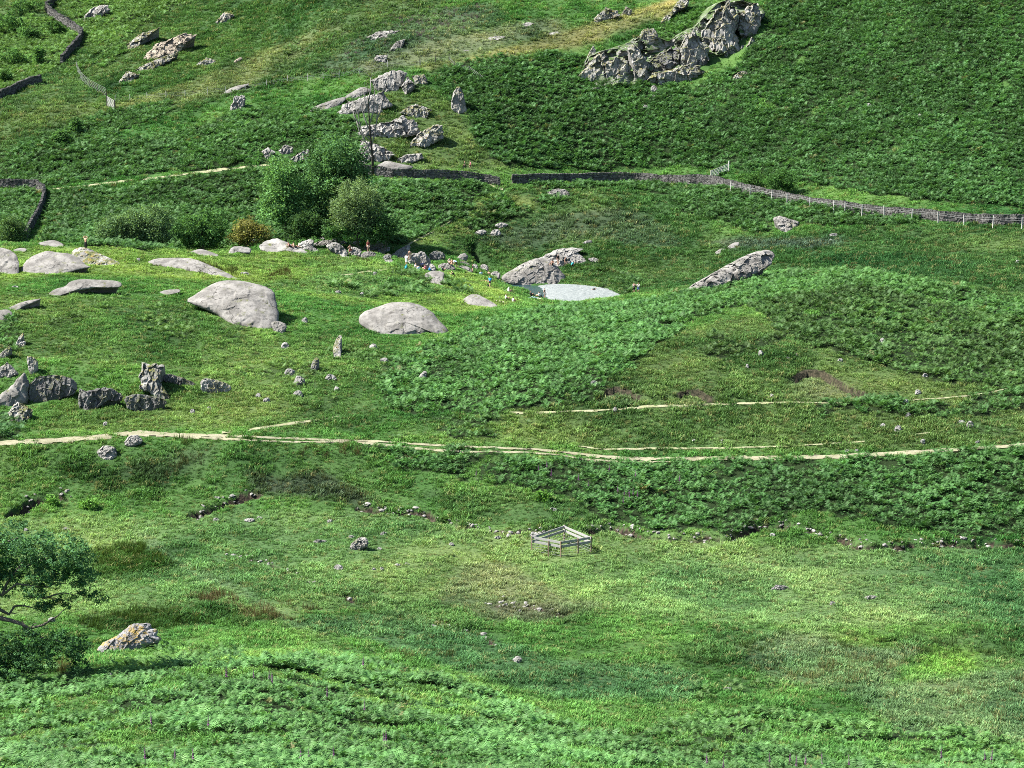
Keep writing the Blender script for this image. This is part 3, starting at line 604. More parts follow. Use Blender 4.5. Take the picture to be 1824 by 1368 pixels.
R("cracked turtle-shaped grey dome between the largest dome and the mound", [(638,574),(642,558),(673,546),(701,537),(743,540),(771,556),(785,574),(802,588),(792,597),(771,588),(740,596),(708,600),(668,593),(645,581)], **{**D_, "L": 1.3, "T": .7})
R("flat pale rock in the grass beside the squatting man in black", [(755,503),(755,488),(775,481),(794,486),(788,495),(802,506),(778,506)], **{**D_, "L": 1.6, "rough": .4})
R("small whale-backed pale rock below the picnic blankets", [(820,538),(835,525),(849,523),(870,534),(890,546),(875,548),(830,545)], **D_)
R("low pale dome in the grass behind the knoll between rushes and bushes", [(334,451),(345,446),(357,443),(375,448),(394,456),(356,458)], **{**D_, "L": 2})
R("flat-topped block with a pale left end beside the bracken on the knoll", [(405,457),(410,441),(425,438),(449,442),(447,452),(420,450)], **{**S_, "rough": .4})
# round the pool and along the beck
R("great pale rock face rising straight out of the pool", [(892,496),(903,485),(915,479),(940,464),(961,459),(982,462),(994,477),(1010,492),(1003,511),(978,513),(931,509),(903,502)], **{**D_, "L": .75, "T": .5, "rough": .45})
R("broken rock slabs above the pool where bathers stand", [(958,462),(975,452),(987,446),(1008,441),(1044,442),(1028,449),(1036,456),(1050,466),(1041,471),(1015,470),(990,477),(970,468)], **{**S_, "L": 1.0, "rough": .8})
R("small tail of rock right of the bathers' slabs", [(1046,461),(1060,458),(1072,465),(1068,469),(1053,466)], **S_)
R("long diagonal rock ridge leaning up behind the mound", [(1200,524),(1234,506),(1266,488),(1303,467),(1341,449),(1367,445),(1379,453),(1369,476),(1345,490),(1316,503),(1278,512),(1247,521),(1215,528)], **{**D_, "L": .9, "T": .35, "rough": .6})
R("lower of two flat rocks in the field above the diagonal ridge", [(1271,451),(1283,443),(1295,442),(1285,454)], **{**D_, "L": 1.5})
R("upper of two flat rocks in the field above the diagonal ridge", [(1294,441),(1306,432),(1319,431),(1313,441),(1302,443)], **{**D_, "L": 1.5})
R("pale weathered rock in the bracken below the posted wall", [(1374,387),(1390,384),(1410,391),(1425,396),(1417,408),(1404,415),(1389,409)], **{**S_, "L": 1.0, "mat": M_DOME})
R("cleft pale rock at the top of the hummock below the wall", [(973,344),(988,336),(1008,337),(1017,348),(1000,354),(984,350)], **{**S_, "mat": M_DOME})
R("upright dark boulder in the grass above the beck, left of the hummock", [(871,419),(879,408),(890,409),(893,419),(882,421)], **{**B_, "mat": M_STREAM})
R("low dark boulder left of the upright one above the beck", [(843,416),(852,410),(864,409),(868,414),(855,420)], **{**B_, "mat": M_STREAM})
R("flat grey stone behind the upright dark boulder above the beck", [(878,402),(893,395),(908,401),(892,406)], **{**B_, "mat": M_STREAM})
R("small pale wedge stone alone on the brown hummock", [(1035,434),(1047,427),(1057,429),(1052,435)], **B_)
R("round pale boulder on the grass bank above the beck", [(813,462),(819,453),(828,450),(835,457),(829,464),(818,465)], **{**B_, "mat": M_STREAM, "rough": .4})
R("long pale dome under the two sunbathers by the trees", [(458,440),(479,426),(492,424),(505,429),(525,438),(558,452),(528,450),(505,446),(489,453),(474,453)], **{**S_, "rough": .25, "L": 1.3})
R("ridged pale rock right of the sunbathers", [(528,436),(548,426),(560,427),(556,438),(573,449),(556,451),(535,443)], **S_)
R("flat-topped pale rock in the beck before the dark trees", [(555,435),(574,428),(589,427),(595,432),(582,439),(560,439)], **S_)
R("dark slanting slab left of the bather in red shorts", [(578,437),(597,430),(607,435),(621,449),(619,459),(606,456),(588,446)], **{**S_, "L": .5})
R("thin pale slab tilted behind the dark slanting slab", [(588,427),(602,423),(619,431),(610,436),(597,431)], **S_)
R("cracked boulder right behind the bather in red shorts", [(618,446),(630,438),(646,447),(641,458),(628,456)], **S_)
R("pale boulder under the bather in a dark red top", [(641,457),(647,449),(660,447),(672,452),(664,459),(647,460)], **{**S_, "mat": M_DOME})
R("large dark block in the beck behind the bather in a dark red top", [(647,440),(660,430),(678,430),(685,438),(672,446),(650,446)], **{**S_, "mat": M_DARK, "L": .2})
R("stepped pale rocks in the beck right of the large dark block", [(664,451),(676,444),(695,438),(694,450),(670,456)], **{**S_, "rough": .9})
R("round dark boulder at the grass edge between the stepped rocks and the bank", [(680,460),(689,451),(698,453),(697,462),(686,465)], **{**S_, "mat": M_DARK, "T": .9})
R("steep grey slab under the bright grass bank left of the split block", [(696,456),(708,445),(725,437),(732,436),(729,452),(719,462),(703,461)], **{**S_, "L": .5, "rough": .7})
R("split grey block leaning over the group with pink and blue bags", [(727,460),(733,451),(747,450),(751,471),(740,476),(729,471)], **{**S_, "L": .25})
R("pointed grey slab right of the split block", [(744,450),(752,446),(765,459),(769,472),(760,477),(748,473),(745,460)], **{**S_, "L": .3})
R("dark block with pale edges right of the pointed slab", [(762,455),(774,446),(788,448),(795,457),(788,465),(769,463)], **{**S_, "mat": M_DARK, "L": .3})
R("pale flat rock below the people sitting at the beck", [(778,475),(790,467),(804,470),(815,480),(800,481),(786,482)], **{**S_, "mat": M_DOME})
R("dark wedge rock right of the bending bather", [(814,468),(825,463),(840,472),(832,475),(819,473)], **{**S_, "mat": M_DARK})
R("pale slab edging the beck beside the dark hollow", [(813,475),(828,473),(838,477),(843,488),(830,484)], **{**S_, "mat": M_DOME})
R("jagged pale rock between the pointed slab and the pale flat rock", [(760,475),(768,468),(778,477),(773,485),(763,481)], **{**S_, "rough": .9})
R("flat pale rock at the grass edge below the round dark boulder", [(678,466),(697,461),(702,467),(686,470)], **{**S_, "mat": M_DOME, "L": 1.5})
R("pale boulder at the narrow head of the pool", [(872,494),(876,485),(886,482),(893,490),(888,498)], **S_)
for (x, y, a, b, lab) in [(450,428,14,10,"grey boulder at the foot of the brown bush by the trees"), (468,424,10,8,"small grey boulder left of the sunbathers' dome under the trees"), (512,424,9,7,"small pale rock behind the sunbathers at the dark trees"), (573,424,12,5,"low thin stone at the dark water's edge under the trees"), (636,432,18,7,"flat pale rock behind the cracked boulder in the beck"), (862,476,18,12,"pale tilted stone in the dark hollow beside the beck"), (846,474,12,9,"dark stone in the hollow left of the tilted stone")]:
    R(lab, [(x-a/2,y+b*.4),(x-a*.35,y-b*.3),(x,y-b/2),(x+a*.4,y-b*.2),(x+a/2,y+b*.45),(x,y+b/2)], **S_)
# dark crags at the foot of the knoll
R("rounded grey buttress left of the black rock face, at the left edge", [(-20,716),(-8,706),(14,694),(43,662),(52,676),(50,717),(14,729),(-20,729)], **{**C_, "mat": M_DOME, "L": .45, "T": .7, "rough": .4})
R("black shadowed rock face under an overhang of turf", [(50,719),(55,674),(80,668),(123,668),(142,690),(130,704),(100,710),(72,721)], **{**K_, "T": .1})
R("thin dark rib of rock running up above the black face", [(46,634),(58,634),(70,646),(60,668),(52,664)], **{**K_, "mat": M_CRAG})
R("grey rock with a notch above the rounded buttress", [(-12,664),(4,652),(14,644),(24,655),(35,666),(14,671),(-12,672)], **{**C_, "mat": M_STREAM})
R("flat rock strip at the left edge below the bracken bank", [(-12,638),(4,626),(17,615),(23,624),(5,639)], **C_)
R("broken whitish rocks at the foot of the rounded buttress", [(14,735),(29,716),(44,722),(59,730),(50,748),(24,752)], **{**C_, "rough": 1.2})
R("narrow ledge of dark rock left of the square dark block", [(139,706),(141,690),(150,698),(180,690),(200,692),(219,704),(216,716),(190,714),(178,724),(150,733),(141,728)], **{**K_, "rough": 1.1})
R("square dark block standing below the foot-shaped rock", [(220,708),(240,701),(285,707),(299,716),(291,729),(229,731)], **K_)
R("foot-shaped pale ribbed rock between turf banks on the knoll", [(255,650),(272,648),(292,652),(281,667),(287,684),(304,708),(296,723),(277,705),(249,693),(248,672)], **{**C_, "L": .5, "rough": .9})
R("low dark rock lip running right from the foot-shaped rock", [(281,668),(310,666),(351,683),(346,690),(315,684),(297,683)], **K_)
R("low dark outcrop at the right end of the turf bank", [(356,678),(370,672),(412,685),(411,698),(385,699),(370,704),(359,698)], **{**K_, "mat": M_CRAG})
R("slim pale rock on the left knoll edge above the notched rock", [(26,616),(34,600),(42,592),(42,598),(34,612),(30,620)], **C_)
R("small pale rock below the slim one on the left knoll edge", [(30,616),(38,608),(47,607),(44,616)], **C_)
R("dark stony streak in the hollow between knoll and mound", [(592,622),(600,600),(610,596),(606,616),(608,640),(596,636)], **{**K_, "mat": M_CRAG, "L": 1.2})
# crag high on the right
CRAG_PX = [(1026,139),(1044,100),(1070,90),(1110,78),(1128,68),(1150,57),(1190,74),(1215,58),(1243,46),(1260,24),(1278,6),(1300,-4),(1330,2),(1352,3),(1360,40),(1354,86),(1337,106),(1300,106),(1268,126),(1242,143),(1200,160),(1160,151),(1100,145),(1060,143)]
CL_ = 1.3; cy0 = float(np.median(shoot([1040,1080,1140,1200,1240],[140,143,149,158,142])[:, 1]))
CRAG = R("great broken grey crag jutting out of the bracken high on the right", CRAG_PX, **{**C_, "L": CL_, "T": .05, "y0": cy0, "rough": 1.5, "jag": .03, "mat": rock_material("mossy_crag_rock", (0.25, 0.245, 0.235), (0.045, 0.045, 0.045), moss=0.8, streak=0.8, mosscol=(0.05, 0.085, 0.024), bumpd=0.1)})
for lab, px, kw in [
 ("highest grey buttress of the crag, capped with yellow moss", [(1249,57),(1265,36),(1276,16),(1296,1),(1311,11),(1317,36),(1311,59),(1319,75),(1317,97),(1292,96),(1261,82)], dict(L=.5)),
 ("right-hand buttress of the crag, split from the highest by a gully", [(1311,38),(1328,13),(1346,5),(1357,30),(1353,53),(1336,68),(1318,62)], dict(L=.45)),
 ("detached dark block at the lower right end of the crag", [(1327,85),(1340,66),(1353,85),(1339,105)], dict(L=.3)),
 ("pale columned pillar in the middle of the crag", [(1210,119),(1212,79),(1218,62),(1234,54),(1247,68),(1262,84),(1260,113),(1234,121)], dict(L=.3)),
 ("lowest grey wall of the crag above the bracken", [(1153,147),(1161,130),(1197,125),(1237,109),(1254,128),(1234,149),(1203,158),(1180,154)], dict(L=.4)),
 ("knobbly rock on the grassy shelf above the crag", [(1135,67),(1147,51),(1166,50),(1172,66),(1154,75)], dict(L=.7)),
 ("leftmost leaning slab of the crag, in the bracken", [(1029,137),(1042,119),(1063,98),(1078,92),(1078,131),(1053,141)], dict(L=.5)),
 ("grey wall right of the leftmost leaning slab, under a green bush", [(1076,112),(1098,103),(1119,108),(1126,136),(1099,143),(1078,137)], dict(L=.25)),
 ("fluted grey wall with a pale top left of the dark cleft", [(1118,87),(1128,76),(1138,86),(1155,112),(1153,147),(1130,139),(1125,106)], dict(L=.3)),
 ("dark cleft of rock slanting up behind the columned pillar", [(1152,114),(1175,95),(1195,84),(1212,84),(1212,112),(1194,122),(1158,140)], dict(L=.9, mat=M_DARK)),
 ("pointed pale slab beside the leftmost part of the crag", [(1045,101),(1057,80),(1063,95),(1050,105)], dict(L=.5))]:
    R(lab, px, **{**C_, **kw, "parent": CRAG, "name": "buttress", "clear": False, "y0": cy0 + CL_ * (160 - max(p[1] for p in px)) * cy0 / F - .6})
R("jagged grey outcrop in yellow grass at the top of the hill", [(1053,43),(1065,26),(1079,13),(1099,19),(1105,28),(1087,34),(1070,38)], **C_)
R("small pale upright rock right of the jagged top outcrop", [(1104,30),(1115,11),(1126,17),(1123,26)], **C_)
R("stepped pale rock rib climbing out of the top of the photo", [(1172,42),(1185,27),(1197,19),(1205,5),(1215,-4),(1229,-4),(1226,10),(1203,22),(1190,38)], **{**C_, "L": 1})
R("small pale boulders in brown grass right below the crag", [(1304,139),(1312,131),(1322,126),(1334,130),(1314,144)], **C_)
R("low pale boulder in bracken below the left end of the crag", [(1046,165),(1056,157),(1064,154),(1069,158),(1056,166)], **{**B_, "mat": M_DOME})
R("small pale block in bracken below the lowest crag wall", [(1158,163),(1160,153),(1168,152),(1173,162)], **{**B_, "mat": M_DOME})
# rocky rib above the wall
R("long pale slab sloping down left, above the tall trees", [(545,196),(582,181),(617,171),(615,180),(598,192),(575,199)], **{**D_, "L": 1.0, "rough": .4})
R("grey slab continuing the sloping slab up to the right", [(613,172),(630,162),(645,154),(664,160),(640,173),(618,175)], **{**D_, "L": 1.0, "rough": .4})
R("broad ribbed rock face behind the bare dead tree", [(598,200),(610,186),(635,178),(663,169),(686,162),(690,177),(697,190),(673,200),(640,199),(603,206)], **{**C_, "rough": .7, "mat": M_STREAM})
R("domed grey rock with vertical streaks at the top of the rocky rib", [(659,144),(680,132),(707,125),(725,130),(720,143),(711,160),(691,162),(673,160)], **{**C_, "rough": .7, "mat": M_STREAM})
R("pointed pale face right of the domed streaked rock", [(715,154),(726,137),(740,152),(722,168)], **{**C_, "mat": M_STREAM})
R("mossy knobs at the right end of the streaked dome", [(734,135),(756,132),(762,149),(740,152)], **C_)
R("dark undercut outcrop in the middle of the grassy rib", [(713,200),(727,190),(740,185),(767,195),(762,208),(737,209)], **C_)
R("fluted pale cliff band right of the bare dead tree", [(640,239),(649,224),(672,220),(685,218),(698,215),(716,206),(743,218),(749,238),(719,243),(691,247),(670,243),(652,248)], **{**C_, "mat": M_STREAM})
R("broken lower band of rock right of the fluted cliff", [(748,235),(775,222),(790,226),(788,248),(761,260),(733,259),(722,265)], **C_)
R("jumbled grey rocks behind the trunk of the dead tree", [(632,280),(642,250),(672,257),(689,266),(705,275),(686,288),(645,294)], **{**C_, "mat": M_STREAM})
R("smooth pale dome just above the wall by the dead tree", [(668,297),(689,285),(706,290),(745,298),(700,307)], **{**D_, "L": .8})
R("pale broken rocks right of the smooth dome above the wall", [(707,283),(725,275),(751,273),(756,282),(735,288),(715,290)], **{**C_, "mat": M_STREAM})
R("lone upright dark stone standing in the bracken", [(802,190),(808,161),(817,153),(825,163),(829,184),(832,200),(814,201)], **{**K_, "mat": M_CRAG, "name": "standing_rock", "cat": "rock"})
# far left hillside
R("grey rock face in bright bracken near the top left corner", [(145,38),(152,28),(160,16),(187,7),(198,17),(180,31),(163,40)], **{**C_, "mat": M_STREAM})
R("long pale streak of slab slanting up the left hillside", [(223,82),(240,67),(253,59),(284,49),(255,73),(235,98)], **{**C_, "L": 1.2})
R("tan broken outcrop on the upper left hillside", [(260,100),(275,79),(305,69),(330,57),(352,62),(330,80),(318,97),(290,110),(262,108)], **{**C_, "mat": M_TAN, "L": .9})
R("pale ledge trailing down left from the tan outcrop", [(238,124),(270,109),(300,97),(320,94),(302,110),(270,124),(248,129)], **{**C_, "L": .9})
R("small dark-sided crag below the pale ledge on the left hillside", [(211,146),(226,126),(248,132),(234,146)], **C_)
R("pale rock high on the green slope near the top edge", [(383,40),(400,21),(419,27),(400,42)], **C_)
R("scattered white rocks on the slope right of the tan outcrop", [(348,116),(367,102),(389,109),(375,116)], **{**C_, "rough": 1.2})
R("slim brown boulder alone on the left hillside", [(415,110),(428,101),(433,105),(420,113)], **{**B_, "mat": M_TAN})
R("thin pale slab lying at the wire fence on the left hillside", [(391,169),(415,154),(452,147),(414,166)], **{**D_, "L": 1.5})
R("blocky pale crag below the wire fence on the left hillside", [(408,196),(418,172),(438,169),(434,191)], **{**C_, "mat": M_STREAM, "L": .3})
for lab, px in [("left of the three grey rocks in bracken above the hill path", [(465,270),(478,262),(491,272),(475,282)]), ("darkest and middle of three grey rocks above the hill path", [(496,270),(507,257),(521,261),(523,273),(505,276)]), ("longest of three grey rocks above the hill path, beside the tall tree", [(505,291),(525,278),(540,269),(552,265),(549,285),(525,288)])]: R(lab, px, **{**C_, "mat": M_STREAM})
R("white-streaked low outcrop in heather left of the top", [(653,66),(675,56),(714,54),(690,69),(665,70)], **{**C_, "L": 1.2, "mat": M_STREAM})
R("small pale crag in heather below the white-streaked outcrop", [(693,90),(705,74),(723,69),(717,84),(700,90)], **{**C_, "mat": M_STREAM})
R("low grey rocks in heather above the streaked dome", [(661,110),(670,99),(692,98),(688,110)], **{**C_, "mat": M_STREAM})
for k, (x, y, a, b) in enumerate([(935,44,34,9), (880,68,40,9), (985,60,30,8), (830,88,26,7)]):
    R(["pale scree patch in straw grass near the top, left of the jagged outcrop", "longest pale scree patch in the straw-coloured grass", "pale stones in straw grass right of the longest scree patch", "pale scree at the left end of the straw grass strip"][k], [(x-a/2,y+b*.5),(x-a*.2,y-b*.2),(x+a*.2,y-b*.5),(x+a/2,y-b*.3),(x+a*.2,y+b*.3)], **{**C_, "L": 2, "mat": M_STREAM, "rough": 1.3})
# boulders on the valley floor
R("big grey boulder patched with orange lichen beside the near tree", [(172,1160),(180,1148),(192,1139),(206,1134),(221,1122),(231,1112),(257,1109),(282,1121),(286,1144),(262,1152),(240,1162),(217,1168),(183,1173)], **{**B_, "mat": M_LICHEN, "rough": .45, "L": .5})
R("dark-based boulder on the bank below the track at the left", [(171,804),(187,792),(207,797),(209,813),(197,823),(177,815)], **{**B_, "mat": M_STREAM})
R("split pale boulder against the edge of the gravel track", [(219,791),(229,776),(247,774),(256,787),(234,797)], **{**B_, "mat": M_STREAM})
R("square dark-faced boulder alone on the green valley floor", [(621,979),(627,966),(640,957),(653,957),(658,972),(641,979)], **{**B_, "mat": M_STREAM})
R("white rounded boulder with a dark end in the near pasture", [(912,1175),(922,1167),(931,1173),(928,1180),(919,1180)], **B_)
R("upright dark boulder on the slope between knoll and mound", [(552,660),(556,645),(562,635),(569,640),(569,655),(562,662)], **{**B_, "mat": M_DARK})
R("tilted pale boulder in the bracken on the left of the mound", [(742,678),(748,667),(756,660),(762,663),(757,674),(745,681)], **B_)
STONES = [ # column, row, width, height, label
 (570,964,28,6,"flat white slab left of the dark-faced boulder on the valley floor"), (676,977,10,5,"small flat stone right of the dark-faced boulder"), (684,950,14,6,"pale flat stone behind and right of the dark-faced boulder"), (626,956,16,6,"pale slab just behind the dark-faced boulder"),
 (603,1010,18,10,"rusty grey stone left of a line of small white stones"), (680,1013,8,7,"brightest of the small white stones on the mown-looking grass"), (666,1013,8,4,"flat white stone left of the brightest small stone"), (708,1006,11,5,"pale stone right of the brightest small stone"), (725,1004,9,5,"rightmost of the line of small white stones"),
 (804,969,10,6,"small white stone between the dark-faced boulder and the pen"), (985,907,16,6,"white slab on the dark bank above the pen"), (952,951,20,8,"low stone heap behind the left corner of the pen"), (906,954,9,8,"small dark stone left of the pen"), (887,957,12,5,"flat pale stone left of the small dark stone by the pen"),
 (1390,1046,36,9,"long white slab with a raised left end in the right pasture"), (1483,1074,12,7,"square white stone in the right pasture"), (1553,1064,28,7,"long knobbly white stone right of the square one"), (1296,1229,20,11,"mossy-topped boulder in the near right pasture"), (1376,952,10,6,"grey stone inside the bend of the beck"),
 (796,1105,12,6,"upper white stone in the muddy patch"), (800,1114,10,5,"lower white stone in the muddy patch"), (772,1115,13,6,"greenish flat stone left of the muddy patch"), (92,1104,14,10,"pale stone at the tip of the near tree's lowest branch"), (193,1200,17,7,"white stone below the lichened boulder"), (118,942,17,5,"flat pale stone above the near tree's crown"), (46,943,9,6,"small stone half hidden by the near tree's top"),
 (385,925,14,6,"pale stone beside the short cut of the beck at the left"), (445,926,20,7,"flat grey stones left of the upper pasture slab"), (462,922,12,5,"thin bluish stone near the flat grey stones"), (588,928,12,6,"small pale stone under the bank left of the pen"),
 (1058,682,14,9,"white tilted stone left of the first turf scar"), (1355,630,11,14,"dark upright stone on the mound"), (1348,623,6,5,"small white stone touching the dark upright one on the mound"), (1331,652,7,9,"upright white stone below the dark one on the mound"), (1404,638,9,5,"flat white stone right of the dark upright one"), (1419,632,6,5,"tiny grey stone right of the flat white one on the mound"), (1497,641,10,6,"white splinter of stone at the middle of the mound"),
 (1572,607,11,11,"pale stone high in the dark bracken of the mound"), (1375,705,9,8,"white stone between the last two turf scars"), (1614,716,10,11,"pale upright stone on the right end of the mound path"), (1635,698,12,9,"grey stone above the right end of the mound path"), (1648,668,11,7,"grey stone in sparse bracken on the right of the mound"), (1600,763,13,12,"largest pale stone between mound path and track at the right"), (1573,757,9,7,"grey stone left of the largest pale one by the track"), (1618,739,11,10,"dark stone above the largest pale one by the track"),
 (1728,755,13,12,"rounded dark boulder in the stony patch near the right edge"), (1712,751,14,6,"flat stones left of the rounded dark boulder"), (1644,786,9,9,"pale stone just above the track at the right"), (1236,785,7,6,"left of two white stones above the thin sheep path"), (1287,786,8,7,"right of two white stones above the thin sheep path"), (1509,803,8,5,"left of two white stones at the track's upper edge"), (1526,802,9,5,"right of two white stones at the track's upper edge"), (1096,729,9,9,"stone standing on the mound path"), (1742,787,9,5,"pale stone near the track's right end"),
 (533,677,22,17,"pale boulder on the slope below the upright dark one"), (516,662,20,13,"white broken stone left of the upright dark boulder"), (600,692,12,8,"small white stone low in the hollow"), (531,701,18,12,"dark-topped stone below the pale boulder on the slope"), (543,570,11,10,"grey stone in grass right of the largest dome"), (665,617,15,10,"dark pale-topped stone below the turtle-shaped dome"), (684,641,15,9,"brownish stone at the bracken edge below the turtle dome"), (589,672,22,12,"dark low boulder in the hollow"), (508,615,14,12,"grey stone below the broken block of the largest dome"),
 (188,755,10,9,"white stone just above the track at the left"), (373,727,9,7,"dark stone on the grass slope above the track"), (343,732,9,8,"grey stone left of the dark one above the track"), (460,704,9,9,"small grey stone on the slope right of the crags"), (475,712,12,8,"larger of two stones on the slope right of the crags"), (602,520,12,7,"white stone in grass above the turtle dome"), (645,523,8,6,"small tan stone right of the white one above the turtle dome"), (668,487,10,7,"stone beside the thin path on the knoll"), (435,487,20,6,"long flat stone in the grass before the sunbathers"), (27,511,13,5,"small white slab in the grass at the far left of the knoll"), (246,462,8,5,"tan stone in the grass right of the mossy slab"),
 (1485,418,15,6,"flat white stone in the upper right field"), (1480,428,9,4,"small white stone below the flat one in the upper right field"), (1813,466,9,6,"white stone at the right edge of the upper field"), (1518,482,12,6,"dark stone on the crest of the mound"), (1640,207,13,9,"grey stone in the right hillside bracken"), (1548,187,9,7,"small pale stone high in the right hillside bracken"), (1150,190,11,7,"tan stone in the bracken below the small pale block"), (1165,172,9,6,"white stone just under the small pale block"),
]
for x, y, a, b, lab in STONES:
    q = random.uniform(-.15, .15)
    R(lab, [(x-a/2,y+b*.42),(x-a*(.42+q),y-b*.15),(x-a*(.15-q),y-b*.5),(x+a*(.22+q),y-b*.42),(x+a*.46,y-b*.05),(x+a/2,y+b*.42),(x,y+b*.5)], **{**B_, "name": "field_stone", "cat": "stone", "clear": True, "soft": 1})
ROCK_BVH = BVHTree.FromPolygons(ROCKV, ROCKF)
def pick(u, v):
    """first solid thing (land or rock) on the sight line through a picture point"""
    g = shoot(u, v)[0]; rx, rz = ray(u, v); d = Vector((float(rx), 1.0, float(rz))).normalized()
    h = ROCK_BVH.ray_cast(Vector((0, 0, CZ)), d)
    if h[0] is not None and h[0].y < g[1]: return Vector(h[0])
    return Vector(g)
for P in BARE_PLANS:
    if len(P):
        m = area(P, 0.3); bare = np.maximum(bare, m); brk = np.where(m, 0, brk)
# ---------------------------------------------------------------- water, shingle and the land itself
def fill_sheet(poly_plan, zf, step):
    P = np.asarray(poly_plan); x0, x1, y0, y1 = P[:, 0].min(), P[:, 0].max(), P[:, 1].min(), P[:, 1].max()
    xs, ys = np.arange(x0, x1 + step, step), np.arange(y0, y1 + step, step); X, Y = np.meshgrid(xs, ys, indexing='ij'); m = inside(P, X, Y)
    keep = m.copy(); keep[1:] |= m[:-1]; keep[:, 1:] |= m[:, :-1]; keep[1:, 1:] |= m[:-1, :-1]
    idx = -np.ones(X.shape, int); idx[keep] = np.arange(keep.sum()); Z = zf(X, Y)
    V = np.stack([X[keep], Y[keep], Z[keep]], 1); Fc = [(idx[i, j], idx[i+1, j], idx[i+1, j+1], idx[i, j+1]) for i, j in zip(*np.nonzero(m[:-1, :-1])) if min(idx[i, j], idx[i+1, j], idx[i+1, j+1], idx[i, j+1]) >= 0]
    return V, Fc
t = NT("beck_water"); pos = t.n("NewGeometry").outputs[0]
w1 = t.noise(t.scale(pos, (1.0, 0.55, 1)), 2.3, 4, 0.6); w2 = t.noise(pos, 0.5, 3, 0.5)
bmp = t.n("Bump", {"Height": t.math('ADD', w1, w2), "Strength": 0.9, "Distance": 0.16}).outputs[0]
M_WATER = t.finish(t.n("BsdfPrincipled", {"Base Color": (0.018, 0.045, 0.05, 1), "Roughness": 0.08, "IOR": 1.33, "Normal": bmp, "Specular IOR Level": 0.5}).outputs[0])
V, Fc = fill_sheet(pool_plan, lambda X, Y: POOL_Z + 0.025 * vn2(X * 1.1, Y * 0.8, 5) + 0.012 * vn2(X * 3, Y * 2.2, 6), 0.3)
tag(mesh_obj("water", V, Fc, M_WATER, smooth=True), "dark rippled pool below the great rock", None, None, "structure")
beach = level(BEACH_PX, POOL_Z); shore = level([(950,508),(960,514),(965,522),(969,533),(967,541)], POOL_Z, 5)
def beach_z(X, Y):
    D = np.full(X.shape, 99.0)
    for a, b in zip(shore[:-1], shore[1:]):
        d = (b - a)[:2]; tt = np.clip(((X - a[0]) * d[0] + (Y - a[1]) * d[1]) / (d @ d), 0, 1); D = np.minimum(D, np.hypot(X - a[0] - tt * d[0], Y - a[1] - tt * d[1]))
    return POOL_Z - 0.10 + 0.5 * (1 - np.exp(-D / 2.5)) + 0.05 * fbm2(X * 1.6, Y * 1.2, 3, 8) + 0.02 * vn2(X * 5, Y * 5, 3)
t = NT("pale_shingle"); pos = t.n("NewGeometry").outputs[0]
vo = t.n("TexVoronoi", {"Vector": pos, "Scale": 5.0}); 
c = t.mix(t.n("SeparateColor", {0: vo.outputs[1]}).outputs[0], (0.11, 0.127, 0.13), (0.21, 0.23, 0.228)); c = t.mix(t.ramp(t.noise(pos, 1.6, 5, 0.75), 0.5, 0.64), c, (0.10, 0.118, 0.12))
M_SHINGLE = principled(t, c, 0.6, vo.outputs[0], 0.06, 0.6, 0.5)
V, Fc = fill_sheet(beach, beach_z, 0.25)
tag(mesh_obj("pebble_beach", V, Fc, M_SHINGLE), "white shingle beach beside the pool", None, None, "structure")

t = NT("hill_turf"); pos = t.n("NewGeometry").outputs[0]
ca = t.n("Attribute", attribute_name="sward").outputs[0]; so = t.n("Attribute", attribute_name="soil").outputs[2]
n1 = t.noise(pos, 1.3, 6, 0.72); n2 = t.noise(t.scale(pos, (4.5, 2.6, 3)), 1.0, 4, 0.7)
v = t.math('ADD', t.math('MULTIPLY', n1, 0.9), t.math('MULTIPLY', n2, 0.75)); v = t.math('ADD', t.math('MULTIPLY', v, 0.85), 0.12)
v = t.math('MULTIPLY', v, 0.6)  # turf colour darkened so gaps between tufts look shaded
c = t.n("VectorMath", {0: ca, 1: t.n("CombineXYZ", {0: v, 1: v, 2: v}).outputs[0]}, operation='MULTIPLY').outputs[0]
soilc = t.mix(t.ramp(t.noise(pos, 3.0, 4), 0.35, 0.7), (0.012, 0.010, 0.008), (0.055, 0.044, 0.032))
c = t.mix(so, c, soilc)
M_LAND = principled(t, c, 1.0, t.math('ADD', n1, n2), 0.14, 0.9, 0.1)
nu, ny = XG.shape
me = bpy.data.meshes.new("hillside_ground")
V = np.stack([XG, YY, HG], -1).reshape(-1, 3).astype(np.float32)
ii, jj = np.meshgrid(np.arange(nu - 1), np.arange(ny - 1), indexing='ij'); a = (ii * ny + jj).ravel()
Q = np.stack([a, a + ny, a + ny + 1, a + 1], 1).astype(np.int32)
me.vertices.add(len(V)); me.vertices.foreach_set("co", V.ravel()); me.loops.add(Q.size); me.loops.foreach_set("vertex_index", Q.ravel())
me.polygons.add(len(Q)); me.polygons.foreach_set("loop_start", np.arange(0, Q.size, 4, dtype=np.int32)); me.polygons.foreach_set("loop_total", np.full(len(Q), 4, np.int32))
me.polygons.foreach_set("use_smooth", np.ones(len(Q), bool)); me.update(calc_edges=True); me.validate()
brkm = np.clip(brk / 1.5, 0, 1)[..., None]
sward = tint * (1 - 0.93 * brkm) + 0.93 * brkm * np.array((0.018, 0.034, 0.011))  # ground under bracken darkened, painting in the shade between plants
at = me.attributes.new("sward", 'FLOAT_COLOR', 'POINT'); at.data.foreach_set("color", np.concatenate([sward, np.ones(XG.shape + (1,))], -1).astype(np.float32).ravel())
at = me.attributes.new("soil", 'FLOAT', 'POINT'); at.data.foreach_set("value", soil.astype(np.float32).ravel())
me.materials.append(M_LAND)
land = bpy.data.objects.new("hillside_ground", me); COL.objects.link(land); tag(land, "grassy valley floor, knolls and fellside", None, None, "structure")

